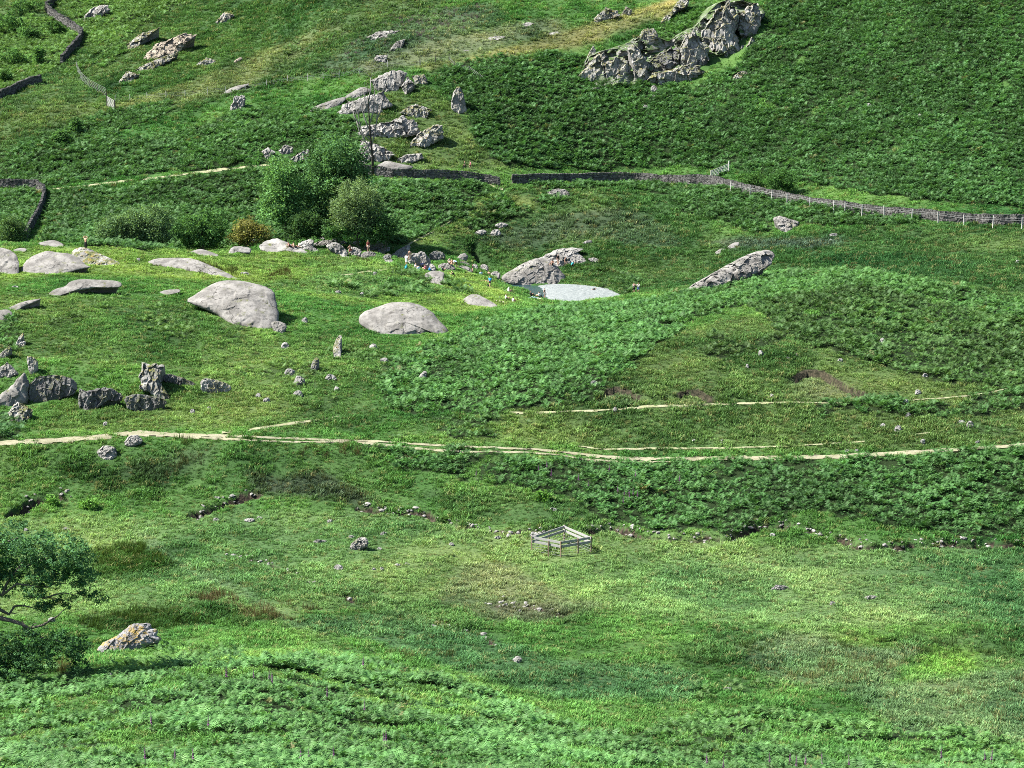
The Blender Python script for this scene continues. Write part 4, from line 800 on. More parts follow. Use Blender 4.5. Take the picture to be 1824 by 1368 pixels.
# ---------------------------------------------------------------- dry stone walls
def wall_material():
    t = NT("dry_wall_stone"); pos = t.n("NewGeometry"); r = pos.outputs[8]
    c = t.mix(r, (0.025, 0.025, 0.025), (0.115, 0.113, 0.109)); c = t.mix(t.ramp(t.noise(pos.outputs[0], 5, 4, 0.7), 0.55, 0.75), c, (0.17, 0.17, 0.16))
    return principled(t, c, 0.95, t.noise(pos.outputs[0], 9, 4), 0.04, 0.7, 0.15)
M_WALL = wall_material()
def stone_wall(px, h, label, thick=0.6, step=0.42):
    P = shoot(*zip(*densify(px, 10, False)))[:, :2]; s = np.r_[0, np.cumsum(np.hypot(*np.diff(P, axis=0).T))]; L = s[-1]; mb = MB(); o = None
    rows = max(3, int(h / 0.23)); rh = (h - 0.25) / rows
    for r in range(rows + 1):
        cope = r == rows; a = random.uniform(-0.3, 0)
        while a < L:
            ln = random.uniform(0.14, 0.24) if cope else random.uniform(0.25, 0.62); m = a + ln / 2; a += ln + 0.02
            x, y = np.interp(m, s, P[:, 0]), np.interp(m, s, P[:, 1]); x2, y2 = np.interp(m + .3, s, P[:, 0]), np.interp(m + .3, s, P[:, 1]); x1, y1 = np.interp(m - .3, s, P[:, 0]), np.interp(m - .3, s, P[:, 1])
            an = math.atan2(y2 - y1, x2 - x1); sag = 0.10 * math.sin(m * 0.35) + 0.07 * math.sin(m * 1.13 + 2)
            zc = float(ground(x, y)) + rh * (r + 0.5) * (1 + sag * 0.6) - 0.08 + (0.10 if cope else 0)
            M = Matrix.Rotation(an + random.uniform(-.08, .08), 3, 'Z') @ Matrix.Rotation(random.uniform(-.3, .3) if cope else random.uniform(-.07, .07), 3, 'Y')
            th = thick * (1 - 0.35 * r / rows) + random.uniform(-.06, .10)
            hh = random.uniform(0.26, 0.44) if cope else rh * random.uniform(1.0, 1.2)
            mb.box((x, y, zc), (ln, th, hh), M, 0.10)
    b = (P[0, 0], P[0, 1], float(ground(*P[0])))
    return tag(mb.build("dry_stone_wall", M_WALL, None, False, b), label, "wall", "dry stone walls of the valley")
stone_wall([(628,306),(660,310),(700,316),(740,316),(800,318),(860,325),(889,331)], 1.55, "dark dry stone wall from the tall trees to the gap")
stone_wall([(913,327),(960,326),(1020,324),(1080,323),(1140,324),(1200,327),(1262,328),(1284,332),(1320,341),(1360,352),(1400,359),(1440,367),(1485,374),(1540,381),(1600,387),(1680,394),(1760,399),(1850,402)], 1.6, "long dry stone wall with white posts, from the gap to the right edge")
stone_wall([(-30,336),(0,335),(40,334),(66,335),(79,343),(80,352),(74,372),(64,392),(54,410),(44,428)], 1.5, "hooked dry stone wall turning a corner at the left edge")
stone_wall([(118,-10),(98,8),(82,18),(92,30),(112,42),(132,55),(146,66),(143,76),(130,92),(118,106),(110,114)], 2.0, "crooked dry stone wall running down the bright corner of the hill", 0.8)
stone_wall([(-30,186),(0,178),(20,168),(45,155),(72,148)], 1.8, "short dark dry stone wall at the left edge below the bright bracken", 0.8)

# ---------------------------------------------------------------- timber
def wood(name, a, b):
    t = NT(name); pos = t.n("TexCoord").outputs[3]; n = t.noise(t.scale(pos, (14, 14, 1.5)), 1.0, 4, 0.6)
    return principled(t, t.mix(n, a, b), 0.85, n, 0.01, 0.4, 0.2)
M_GREYWOOD = wood("weathered_grey_timber", (0.34, 0.33, 0.31), (0.52, 0.51, 0.49)); M_BROWNWOOD = wood("brown_round_timber", (0.12, 0.088, 0.06), (0.25, 0.19, 0.14))
M_RAIL = wood("pale_sawn_rail", (0.18, 0.18, 0.175), (0.30, 0.30, 0.295)); M_WIRE = pm("galvanised_wire", (0.30, 0.31, 0.31), 0.5); M_BLACKPOST = wood("black_tarred_timber", (0.02, 0.02, 0.02), (0.05, 0.045, 0.04))
def fence(pts, h, label, mat, wires=(0.45, 0.8, 1.05), name="wire_fence", r=0.055, group=None, sink=0.25):
    G = [pick(*p) for p in pts]; root = empty(name, G[len(G) // 2]); c = root.location.copy(); tag(root, label, "fence", group)
    for g in G:
        mb = MB(); hh = h * random.uniform(0.93, 1.07); tilt = Vector((random.uniform(-.05, .05), random.uniform(-.05, .05), 1)).normalized()
        b = g - c; mb.tube([b - tilt * sink, b + tilt * hh * 0.5, b + tilt * hh], [r, r * 0.97, r * 0.9], 7); mb.build("post", mat, root)
    for w in wires:
        mb = MB(); mb.tube([g - c + Vector((0, -r, w)) for g in G], [0.012] * len(G), 4); mb.build("wire", M_WIRE, root)
    return root
fence([(1301,345),(1336,353),(1374,362),(1402,365),(1442,373),(1485,380),(1505,381),(1535,387),(1575,390),(1624,395),(1671,399),(1717,405),(1768,408),(1820,410)], 2.15, "line of pale posts with wire along the front of the long wall", M_GREYWOOD, (1.55, 1.85), r=.085)
fence([(205,182),(232,181),(262,178),(296,175),(330,174),(370,168),(402,166),(437,163),(475,155),(512,148),(548,144),(576,142),(604,140),(640,132),(690,120),(748,119)], 1.5, "long wire fence crossing the hillside from the hurdle gate", M_GREYWOOD)
fence([(748,119),(776,113),(800,110),(810,122),(836,128),(861,146)], 1.6, "short wire fence with dark posts on top of the bracken ridge", M_BLACKPOST, r=0.075)
fence([(136,124),(139,132),(143,140),(148,147),(154,152),(160,157),(167,161),(174,165),(182,169),(189,173)], 1.9, "tall close-set netting fence above the hurdle gate", M_BLACKPOST, (0.3, 0.6, 0.9, 1.2, 1.5, 1.8))

def field_gate(a, b, h, label, mat, post_mat, bars=6, cat="gate", lean=0.0, name="field_gate", hb=None):
    A, B = pick(*a), pick(*b); root = empty(name, A); tag(root, label, cat); d = B - A; hb = hb or h
    def at(f, z): return d * f + Vector((lean * z, 0, z))
    for k in range(bars):
        q = 0.12 + (0.88) * k / (bars - 1); mb = MB(); mb.bar(at(0.0, q * h), at(1.0, q * hb), 0.05, 0.10); mb.build("bar", mat, root)
    for f, hh in ((0.02, h), (0.5, (h + hb) / 2), (0.98, hb)):
        mb = MB(); mb.bar(at(f, 0.08) + Vector((0, -.04, 0)), at(f, hh) + Vector((0, -.04, 0)), 0.09, 0.05, (1, 0, 0)); mb.build("stile", mat, root)
    mb = MB(); mb.bar(at(0.03, .15) + Vector((0, -.08, 0)), at(0.97, hb * .95) + Vector((0, -.08, 0)), 0.04, 0.09); mb.build("brace", mat, root)
    mb = MB(); mb.tube([d * 1.04 + Vector((0, 0, -.3)), d * 1.04 + Vector((lean * 2, 0, hb * 1.35))], [0.11, 0.10], 8); mb.build("gatepost", post_mat, root)
    mb = MB(); mb.tube([d * -0.05 + Vector((0, 0, -.3)), d * -0.05 + Vector((0, 0, h * 1.1))], [0.11, 0.10], 8); mb.build("gatepost", post_mat, root)
    return root
field_gate((1268,318), (1297,306), 1.45, "grey wooden field gate standing up from the corner of the long wall", M_GREYWOOD, M_GREYWOOD, 6)
field_gate((204,198), (191,190), 2.1, "white slatted hurdle gate at the foot of the tall netting fence", M_RAIL, M_BLACKPOST, 8, name="hurdle_gate")

# square pen on the valley floor
PC = [pick(*p) for p in [(947,983), (999,993), (1053,984), (1005,963)]]       # left, near, right, far corners
pen = empty("wooden_pen", sum(PC, Vector()) / 4); tag(pen, "square two-railed wooden pen standing on the valley floor", "pen"); pc = pen.location.copy()
mids = [(PC[k] * (1 - f) + PC[(k + 1) % 4] * f) for k, f in ((0, .58), (1, .57), (2, .5), (3, .47))]
PH = 1.42
for p in PC + mids:
    mb = MB(); b = p - pc; b.z = float(ground(p.x, p.y)) - pc.z; mb.tube([b + Vector((0, 0, -.2)), b + Vector((0, 0, PH + .05))], [0.06, 0.055], 8); mb.build("post", M_BROWNWOOD, pen)
for k in range(4):
    a, b = PC[k] - pc, PC[(k + 1) % 4] - pc; out = Vector(((a + b).x, (a + b).y, 0)).normalized() * -0.085
    if k in (1, 3): out = out * 1.0
    za, zb = float(ground(PC[k].x, PC[k].y)) - pc.z, float(ground(PC[(k+1)%4].x, PC[(k+1)%4].y)) - pc.z
    for z in (PH - 0.10, PH - 0.46):
        mb = MB(); e = (b - a).normalized() * 0.06; mb.bar(Vector((a.x, a.y, za + z)) + out - e, Vector((b.x, b.y, zb + z)) + out + e, 0.05, 0.21); mb.build("rail", M_RAIL, pen)
    mb = MB()
    for z in (0.12, 0.36, 0.6, 0.84): mb.tube([Vector((a.x, a.y, za + z)) + out, Vector((b.x, b.y, zb + z)) + out], [0.008, 0.008], 4)
    n = int((b - a).length / 0.3)
    for q in range(1, n):
        f = q / n; p = a * (1 - f) + b * f; zz = za * (1 - f) + zb * f; mb.tube([Vector((p.x, p.y, zz)) + out, Vector((p.x, p.y, zz + .9)) + out], [0.006, 0.006], 4)
    mb.build("netting", M_WIRE, pen)
# ---------------------------------------------------------------- trees and bushes
M_LEAF = leaf_material("tree_leaves", False, 0.35, "leaf", 0.0)
def bark(name, a, b):
    t = NT(name); pos = t.n("NewGeometry").outputs[0]; n = t.noise(t.scale(pos, (5, 5, 1.2)), 1.5, 5, 0.7)
    return principled(t, t.mix(n, a, b), 0.95, n, 0.05, 0.8, 0.15)
M_BARK = bark("grey_brown_bark", (0.045, 0.038, 0.03), (0.15, 0.135, 0.115)); M_DEADBARK = bark("bleached_dead_bark", (0.10, 0.095, 0.088), (0.27, 0.26, 0.245)); M_DARKBARK = bark("dark_bark", (0.02, 0.018, 0.015), (0.06, 0.052, 0.044))
def crown_mesh(name, blobs, n, size, col, parent, base, clump=0.8, hollow=0.45, var=0.5, per=22):
    """many leaf-sized faces gathered in clumps through the crown's volume"""
    rng = np.random.default_rng(int(abs(base[0] * 13 + base[1] * 7)) + n)
    vol = np.array([b[3] * b[4] * b[5] for b in blobs]); w = vol ** 0.8; w /= w.sum(); nc = max(6, n // per); C = []; 
    for b, k in zip(blobs, rng.multinomial(nc, w)):
        d = rng.normal(size=(k, 3)); d /= np.linalg.norm(d, axis=1)[:, None]; r = (hollow + (1 - hollow) * rng.random((k, 1))) ** 0.6
        r = r * (1 + 0.38 * vn(d[:, 0] * 2.3 + b[0], d[:, 1] * 2.3, d[:, 2] * 2.3)[:, None])
        C.append(np.array(b[:3]) + d * r * np.array(b[3:6]))
    C = np.vstack(C); cs = rng.uniform(0.55, 1.25, len(C)) * clump; ct = 1 + var * rng.normal(size=len(C)) * 0.6
    per_ = rng.poisson(per, len(C)) + 3; ci = np.repeat(np.arange(len(C)), per_); N = len(ci)
    p = C[ci] + rng.normal(size=(N, 3)) * cs[ci][:, None] * np.array((0.5, 0.5, 0.36))
    a = rng.normal(size=(N, 3)); a[:, 2] = a[:, 2] * 0.6 - 0.25; a /= np.linalg.norm(a, axis=1)[:, None]
    q = np.cross(a, rng.normal(size=(N, 3))); q /= np.linalg.norm(q, axis=1)[:, None]; s = size * rng.uniform(0.6, 1.3, (N, 1))
    nrm = np.cross(a, q)
    V = np.stack([p - a * s, p + q * s * 0.42 + nrm * s * .12, p + a * s, p - q * s * 0.42 + nrm * s * .12], 1).reshape(-1, 3) - np.array(base)
    me = bpy.data.meshes.new(name); me.vertices.add(len(V)); me.vertices.foreach_set("co", V.astype(np.float32).ravel())
    me.loops.add(4 * N); me.loops.foreach_set("vertex_index", np.arange(4 * N, dtype=np.int32)); me.polygons.add(N)
    me.polygons.foreach_set("loop_start", np.arange(0, 4 * N, 4, dtype=np.int32)); me.polygons.foreach_set("loop_total", np.full(N, 4, np.int32)); me.update(calc_edges=True)
    c = np.array(col) * np.clip(ct[ci] + 0.18 * rng.normal(size=N), 0.35, 1.9)[:, None]; c = np.repeat(np.concatenate([c, np.ones((N, 1))], 1), 4, 0)
    at = me.attributes.new("leaf", 'FLOAT_COLOR', 'POINT'); at.data.foreach_set("color", np.clip(c, 0, 1).astype(np.float32).ravel()); me.materials.append(M_LEAF)
    o = bpy.data.objects.new(name, me); COL.objects.link(o); o.parent = parent; return o
def wig(a, b, n, amp):
    a, b = Vector(a), Vector(b); out = [a]
    for k in range(1, n):
        out.append(a.lerp(b, k / n) + Vector((random.uniform(-1, 1), random.uniform(-1, 1), random.uniform(-1, 1))) * amp)
    return out + [b]
def tree(label, base_px, blobs_px, y=None, col=(0.045, 0.085, 0.03), n=5000, leaf=0.16, r=0.22, cat="tree", name="broadleaf_tree", bark_m=None, group=None, clump=0.8, stems=1, hollow=0.45, depth=1.0):
    """crown blobs: (column, row, half width, half height[, metres nearer or farther])"""
    if y is None: g = shoot(*base_px)[0]
    else:
        rx, _ = ray(*base_px); g = np.array((float(rx) * y, y, 0.0)); g[2] = ground(g[0], g[1])
    y = g[1]; mp = y / F; base = Vector(g) - Vector((0, 0, .2)); root = empty(name, base); tag(root, label, cat, group); bl = []
    for b in blobs_px:
        rx, rz = ray(b[0], b[1]); yy = y + (b[4] if len(b) > 4 else 0); w = b[2] * yy / F; h = b[3] * yy / F
        bl.append((float(rx) * yy, yy, CZ + float(rz) * yy, w, min(w, h * 1.3) * depth, h))
    top = max(bl, key=lambda b: b[2] + b[5] * .3); T = Vector((top[0], top[1], top[2])) - base
    for st in range(stems):
        off = Vector((random.uniform(-.5, .5), random.uniform(-.3, .3), 0)) * (stems > 1); tgt = T if st == 0 else Vector(bl[st % len(bl)][:3]) - base
        P = wig(off, tgt, 6, 0.05 * T.length); mb = MB(); mb.tube(P, [r * (1 - 0.85 * k / 6) / (1 + .4 * (st > 0)) for k in range(7)], 8); mb.build("trunk", bark_m or M_BARK, root, True)
    k = 0
    for b in bl:
        c = Vector(b[:3]) - base
        for q in range(3):
            e = c + Vector((random.uniform(-.8, .8) * b[3], random.uniform(-.6, .6) * b[4], random.uniform(-.2, .7) * b[5])); s = T * random.uniform(0.25, 0.7)
            mb = MB(); mb.tube(wig(s, e, 4, 0.04 * (e - s).length), [r * .38, r * .3, r * .2, r * .13, r * .06], 6); mb.build("limb", bark_m or M_BARK, root, True); k += 1
    crown_mesh("crown", bl, n, leaf, col, root, base, clump, hollow); return root
tree("tallest dark tree standing by the end of the wall in the gorge", (602,420), [(600,282,42,40), (575,300,30,36), (628,300,30,40), (590,335,52,36), (625,340,34,36), (575,372,42,30), (605,388,40,26)], 384, (0.0793, 0.1647, 0.0666), 30000, 0.24, 0.35, clump=1.1)
tree("slender light green tree left of the tallest dark tree", (505,418), [(500,305,26,24), (488,335,26,28), (515,340,30,32), (500,370,34,28), (520,385,30,22)], 382, (0.1190, 0.2389, 0.0872), 15000, 0.22, 0.25, clump=1.0)
tree("round grey-green willow in front of the tallest dark tree", (640,425), [(637,350,34,28), (618,375,30,26), (655,372,28,28), (637,395,36,24)], 376, (0.1396, 0.2108, 0.0983), 17000, 0.18, 0.22, clump=0.9)
tree("broad grey-green bush mass behind the knoll, right of the hooked wall", (240,446), [(205,408,34,26), (240,400,30,26), (275,392,30,26), (262,418,42,24), (225,425,40,16)], 371, (0.1142, 0.1895, 0.0888), 20000, 0.2, 0.18, "bush", "bush", stems=3, clump=1.0)
tree("small grey-green bush at the left edge under the hooked wall", (25,440), [(24,404,20,18), (15,420,26,16), (36,422,16,14)], 362, (0.0793, 0.1401, 0.0555), 4500, 0.2, 0.14, "bush", "bush", stems=3)
tree("dense green bush left of the slender tree, behind the knoll", (350,444), [(340,405,30,24), (375,400,30,28), (360,425,44,16)], 374, (0.0730, 0.1565, 0.0539), 8000, 0.22, 0.18, "bush", "bush", stems=3)
tree("brown and yellowing bush at the foot of the slender tree", (445,440), [(440,408,24,20), (462,418,22,16), (430,424,24,12)], 372, (0.1665, 0.1647, 0.0571), 5000, 0.2, 0.14, "bush", "bush", stems=3)
tree("dark low bush under the tallest tree above the beck", (556,428), [(545,400,30,22), (575,408,30,18), (530,415,26,14)], 378, (0.0508, 0.1021, 0.0396), 7000, 0.22, 0.16, "bush", "bush", stems=3)
tree("dark shrub over the beck right of the round willow", (690,430), [(684,404,24,22), (668,418,26,14), (600,414,28,12)], 375, (0.0666, 0.1401, 0.0508), 6000, 0.22, 0.16, "bush", "bush", stems=3)
tree("bushy green sapling by the wall below the right hillside", (1392,345), [(1380,322,15,13), (1400,318,16,14), (1392,332,22,9)], None, (0.05, 0.115, 0.034), 2600, 0.2, 0.1, "bush", "bush", stems=2)
tree("smaller green sapling between the gate and the bushy one by the wall", (1338,335), [(1332,322,14,11), (1346,320,11,10)], None, (0.06, 0.13, 0.038), 1600, 0.2, 0.1, "bush", "bush", stems=2)
for x, yb, bl, lab in [(22,58,[(12,38,18,14),(30,44,16,12)],"round bush at the left edge below the top corner"), (50,24,[(40,12,20,12),(64,8,18,10)],"leafy bush cut by the top edge at the top left"), (24,118,[(18,98,18,15),(34,106,14,11)],"dark bush at the left edge amid bright bracken"), (71,116,[(70,97,7,14)],"narrow upright dark shrub amid bright bracken"), (58,70,[(46,56,13,10),(64,60,10,8)],"dark shrub left of the crooked wall"), (104,64,[(98,50,13,11),(110,54,9,9)],"shrub close under the crooked wall"), (6,146,[(6,136,12,10)],"small dark shrub at the edge above the short dark wall"), (133,236,[(134,224,6,12)],"thin dark shrub alone in left hillside bracken"), (112,252,[(108,243,12,9)],"low dark shrub left of the thin one in the bracken")]:
    tree(lab, (x, yb), [(*b,) for b in bl], None, (0.0793, 0.1647, 0.0555), 1500, 0.28, 0.1, "bush", "bush", stems=2, group="shrubs of the upper left hillside", clump=0.8)
for x, v, w, lab in [(92,893,13,"bright fern clump at the end of the left beck cut"), (158,898,15,"larger bright fern clump right of the left beck cut"), (968,884,14,"bright fern clump on the bank above the pen"), (788,928,9,"small dark bush on the beck bank left of the pen")]:
    tree(lab, (x, v + w * .6), [(x, v, w, w * .75)], None, (0.10, 0.21, 0.05) if "bright" in lab else (0.05, 0.10, 0.03), 500, 0.16, 0.04, "fern", "fern_clump", stems=2, clump=0.35)

# bare dead tree
g = pick(664, 312); root = empty("dead_tree", g); tag(root, "tall bare dead tree with fine grey branches by the wall", "tree")
mp = g.y / F
def dt(u, v, dy=0): return Vector(((u - 664) * mp, dy, (312 - v) * mp))
mb = MB(); mb.tube([dt(664,314), dt(664,280), dt(661,250), dt(659,215), dt(657,180), dt(655,140)], [.27, .22, .18, .13, .08, .02], 8); mb.build("trunk", M_DARKBARK, root, True)
for P in [[(663,278),(657,262),(648,245),(643,225),(640,205),(634,185)], [(662,262),(668,240),(672,215),(674,190),(675,165)], [(660,235),(652,215),(646,195),(642,170)], [(659,222),(666,200),(669,178),(668,155)], [(648,245),(640,232),(636,215)], [(658,200),(651,180),(649,160)], [(657,185),(661,165),(662,140)], [(643,225),(632,208),(628,192)], [(672,215),(679,198),(681,180)], [(661,250),(650,240),(640,240)], [(664,285),(656,275),(650,260),(645,250)]]:
    mb = MB(); dy = random.uniform(-1.5, 1.5); n = len(P); mb.tube([dt(*p, dy * k / n) for k, p in enumerate(P)], [0.15 * (1 - .8 * k / n) for k in range(n)], 6)
    for k in range(1, n):
        a = dt(*P[k], dy * k / n)
        for q in range(3): mb.tube(wig(a, a + Vector((random.uniform(-1.3, 1.3), random.uniform(-.8, .8), random.uniform(.6, 2.4))), 3, .1), [.045, .035, .025, .012], 4)
    mb.build("limb", M_DEADBARK, root, True)

# the near oak, its trunk just outside the left edge
yo = 146.0; rx, rz = ray(-95, 1236); b0 = Vector((float(rx) * yo, yo, 0)); b0.z = float(ground(b0.x, b0.y)) - .3
oak = empty("oak_tree", b0); tag(oak, "dark spreading oak with crooked limbs reaching in from the left edge", "tree")
def op(u, v, dy=0.0): 
    a, b = ray(u, v); yy = yo + dy; return Vector((float(a) * yy, yy, CZ + float(b) * yy)) - b0
mb = MB(); mb.tube([op(-95,1250), op(-92,1200), op(-84,1150), op(-70,1110), op(-66,1060), op(-50,1000), op(-30,950)], [.55, .45, .4, .36, .28, .2, .08], 10); mb.build("trunk", M_BARK, oak, True)
LIMBS = [([(-74,1118),(-35,1098),(0,1101),(22,1106),(40,1112),(52,1120),(78,1113),(96,1101)], .21, -1), ([(-70,1112),(-30,1088),(0,1086),(16,1094),(26,1080),(40,1078)], .19, .5), ([(-68,1090),(-20,1055),(4,1060),(12,1040),(30,1015),(50,990)], .17, .8),
 ([(4,1060),(30,1040),(60,1044),(85,1046),(100,1038),(118,1040)], .09, -.3), ([(78,1066),(96,1060),(112,1056),(124,1058),(140,1062)], .07, -.6), ([(50,1062),(80,1064),(100,1066),(110,1080)], .07, 0), ([(40,1112),(46,1122),(60,1132),(90,1140),(120,1146)], .11, -1.2), ([(-80,1190),(-20,1195),(4,1182),(22,1164),(40,1156)], .12, -1.6), ([(52,1120),(80,1140),(110,1160),(140,1178)], .07, -1),
 ([(40,1078),(70,1086),(88,1096)], .05, .3), ([(30,1015),(70,1000),(110,985),(150,1000)], .08, 1), ([(-50,1000),(0,970),(40,955)], .12, 1.2), ([(85,1046),(60,1030),(80,1010)], .05, .4), ([(100,1140),(130,1150),(150,1165)], .04, -1)]
for P, r, dy in LIMBS:
    mb = MB(); n = len(P); pts = [op(*p, dy * (k / n) + random.uniform(-.15, .15)) for k, p in enumerate(P)]; mb.tube(pts, [r * (1 - .75 * k / (n - 1)) for k in range(n)], 8)
    for k in range(2, n): mb.tube(wig(pts[k], pts[k] + Vector((random.uniform(-.2, .8), random.uniform(-.5, .5), random.uniform(-.2, .6))), 3, .08), [r*.25, r*.2, r*.15, r*.06], 5)
    mb.build("limb", M_BARK, oak, True)
def ob(u, v, w, h, dy=0.0):
    p = op(u, v, dy) + b0; m = (yo + dy) / F; return (p.x, p.y, p.z, w * m, max(w, h) * m * 0.9, h * m)
crown_mesh("crown", [ob(15,965,38,30,1.5), ob(62,975,50,36), ob(105,985,42,34,-.5), ob(142,992,30,32,.3), ob(165,1022,20,12,-.3), ob(20,1015,44,42,1), ob(80,1020,48,28), ob(130,1025,38,22,.5), ob(-30,1010,60,70,1), ob(60,1052,30,20), ob(-60,960,60,50,2), ob(35,935,20,8,1)], 24000, 0.105, (0.0825, 0.1779, 0.0825), oak, b0, 0.30, 0.2, 0.45, 20)
crown_mesh("lower_foliage", [ob(155,1056,22,9,-.4), ob(182,1068,14,8,-.6), ob(118,1072,22,14,0), ob(78,1080,22,8), ob(55,1140,38,24,-1), ob(100,1145,36,24,-1.2), ob(135,1160,28,26,-1), ob(145,1188,20,14,-1.2), ob(60,1175,55,18,-1.4), ob(15,1165,36,30,-1.2), ob(-40,1160,50,40,-1), ob(30,1195,40,12,-1.6)], 12000, 0.105, (0.0571, 0.1285, 0.0571), oak, b0, 0.30, 0.2, 0.45, 20)

# ---------------------------------------------------------------- foxgloves
M_STEM = pm("foxglove_stem", (0.06, 0.09, 0.04)); M_BELL = pm("foxglove_bells", (0.15, 0.045, 0.15), 0.7)
fx = empty("foxglove", (0, 0, 0)); mb = MB(); mb.tube([(0,0,-.1), (.01,0,.5), (0,.01,1.0), (0.01,0,1.45)], [.018, .016, .012, .005], 5); mb.build("stem", M_STEM, fx)
mb = MB()
for k in range(26):
    f = k / 25; a = k * 2.4; z = .68 + .72 * f; rr = .05 * (1 - f * .75); d = Vector((math.cos(a), math.sin(a), -.45)).normalized(); p = Vector((0, 0, z)); mb.tube([p, p + d * rr * .8, p + d * rr * 1.9], [.010, .022 * (1.1 - .7 * f), .030 * (1.1 - .7 * f)], 6)
mb.build("flower_spike", M_BELL, fx)
mb = MB()
for k in range(7):
    a = k * .9; d = Vector((math.cos(a), math.sin(a), 0)); q = Vector((-d.y, d.x, 0)); p = Vector((0, 0, .05 + .05 * k)); mb.add([p, p + d * .16 + q * .06 + Vector((0,0,.1)), p + d * .32 + Vector((0,0,.05)), p + d * .16 - q * .06 + Vector((0,0,.1))], [(0,1,2,3)])
mb.build("leaves", M_STEM, fx)
FOX = [(485,1215),(535,1348),(551,1349),(596,1345),(650,1262),(684,1318),(688,1320),(480,1208),(260,1354),(312,1352),(270,1290),(372,1292),(345,1354),(405,1205),(453,1204),(647,1182),(1288,1366),(1260,1360),(1371,1356),(1418,1366),(1434,1362),(1465,1362),(1513,1362),(1677,1350),(1755,1352),(1765,1354),(1407,1354),(583,1240)]
FOX2 = [(960,838),(975,835),(982,850),(1085,842),(1100,878),(1112,882),(1120,880),(1128,884),(1135,886),(1122,890),(1030,858),(1048,866),(848,848),(1132,850),(1110,896),(1210,860)]
for k, (u, v) in enumerate(FOX + FOX2):
    near = k < len(FOX); p = Vector(shoot(u, v + (16 if near else 8))[0]); o = fx if k == 0 else copy_tree(fx)
    o.location = p; o.rotation_euler = (random.uniform(-.06, .06), random.uniform(-.06, .06), random.uniform(0, 6)); s = random.uniform(.85, 1.15); o.scale = (s * .85, s * .85, s * .82)
    tag(o, "purple foxglove spike rising from the near bracken along the bottom of the photo" if near else "purple foxglove spike in the dark bracken bank below the track", "flower", "foxgloves in the near bracken" if near else "foxgloves on the bank below the track")
# ---------------------------------------------------------------- people
SKIN = pm("skin", (0.46, 0.27, 0.19), 0.6, 0.08); SKIN2 = pm("tanned_skin", (0.30, 0.165, 0.11), 0.6, 0.08)
def cloth(n, c): return pm("cloth_" + n, c, 0.9, 0.15)
BLACK, NAVY, WHITE, RED, PINK, TEAL, BLUE, SKYB, GREY, MAROON, BEIGE = [cloth(n, c) for n, c in [("black", (.013,.013,.015)), ("navy", (.016,.022,.05)), ("white", (.72,.72,.72)), ("red", (.40,.045,.03)), ("pink", (.62,.17,.22)), ("teal", (.03,.33,.42)), ("blue", (.02,.24,.62)), ("pale_blue", (.42,.55,.70)), ("grey", (.26,.26,.27)), ("dark_red", (.11,.018,.018)), ("pale_pink", (.62,.42,.36))]]
HAIRD, HAIRB, HAIRF = pm("dark_hair", (.014,.011,.009), .7), pm("brown_hair", (.055,.033,.018), .7), pm("fair_hair", (.30,.21,.11), .7)
def J(**k): return k
BASE = dict(pelvis=(0,0,.95), belly=(0,0,1.10), chest=(0,0,1.33), neck=(0,.01,1.50), head0=(0,.03,1.58), head1=(0,.03,1.68), top=(0,.01,1.75), nose=(0,.135,1.645),
 shL=(-.185,0,1.42), elL=(-.25,-.03,1.14), wrL=(-.26,.05,.90), haL=(-.255,.08,.82), shR=(.185,0,1.42), elR=(.25,-.03,1.14), wrR=(.26,.05,.90), haR=(.255,.08,.82),
 hiL=(-.10,0,.90), knL=(-.115,.03,.50), anL=(-.12,-.02,.09), toL=(-.14,.15,.04), hiR=(.10,0,.90), knR=(.115,.03,.50), anR=(.12,-.02,.09), toR=(.14,.15,.04))
RAD = dict(pelvis=.145, belly=.125, chest=.15, neck=.055, head0=.075, head1=.098, top=.06, nose=.018, sh=.066, el=.045, wr=.030, ha=.036, hi=.098, kn=.062, an=.042, to=.036)
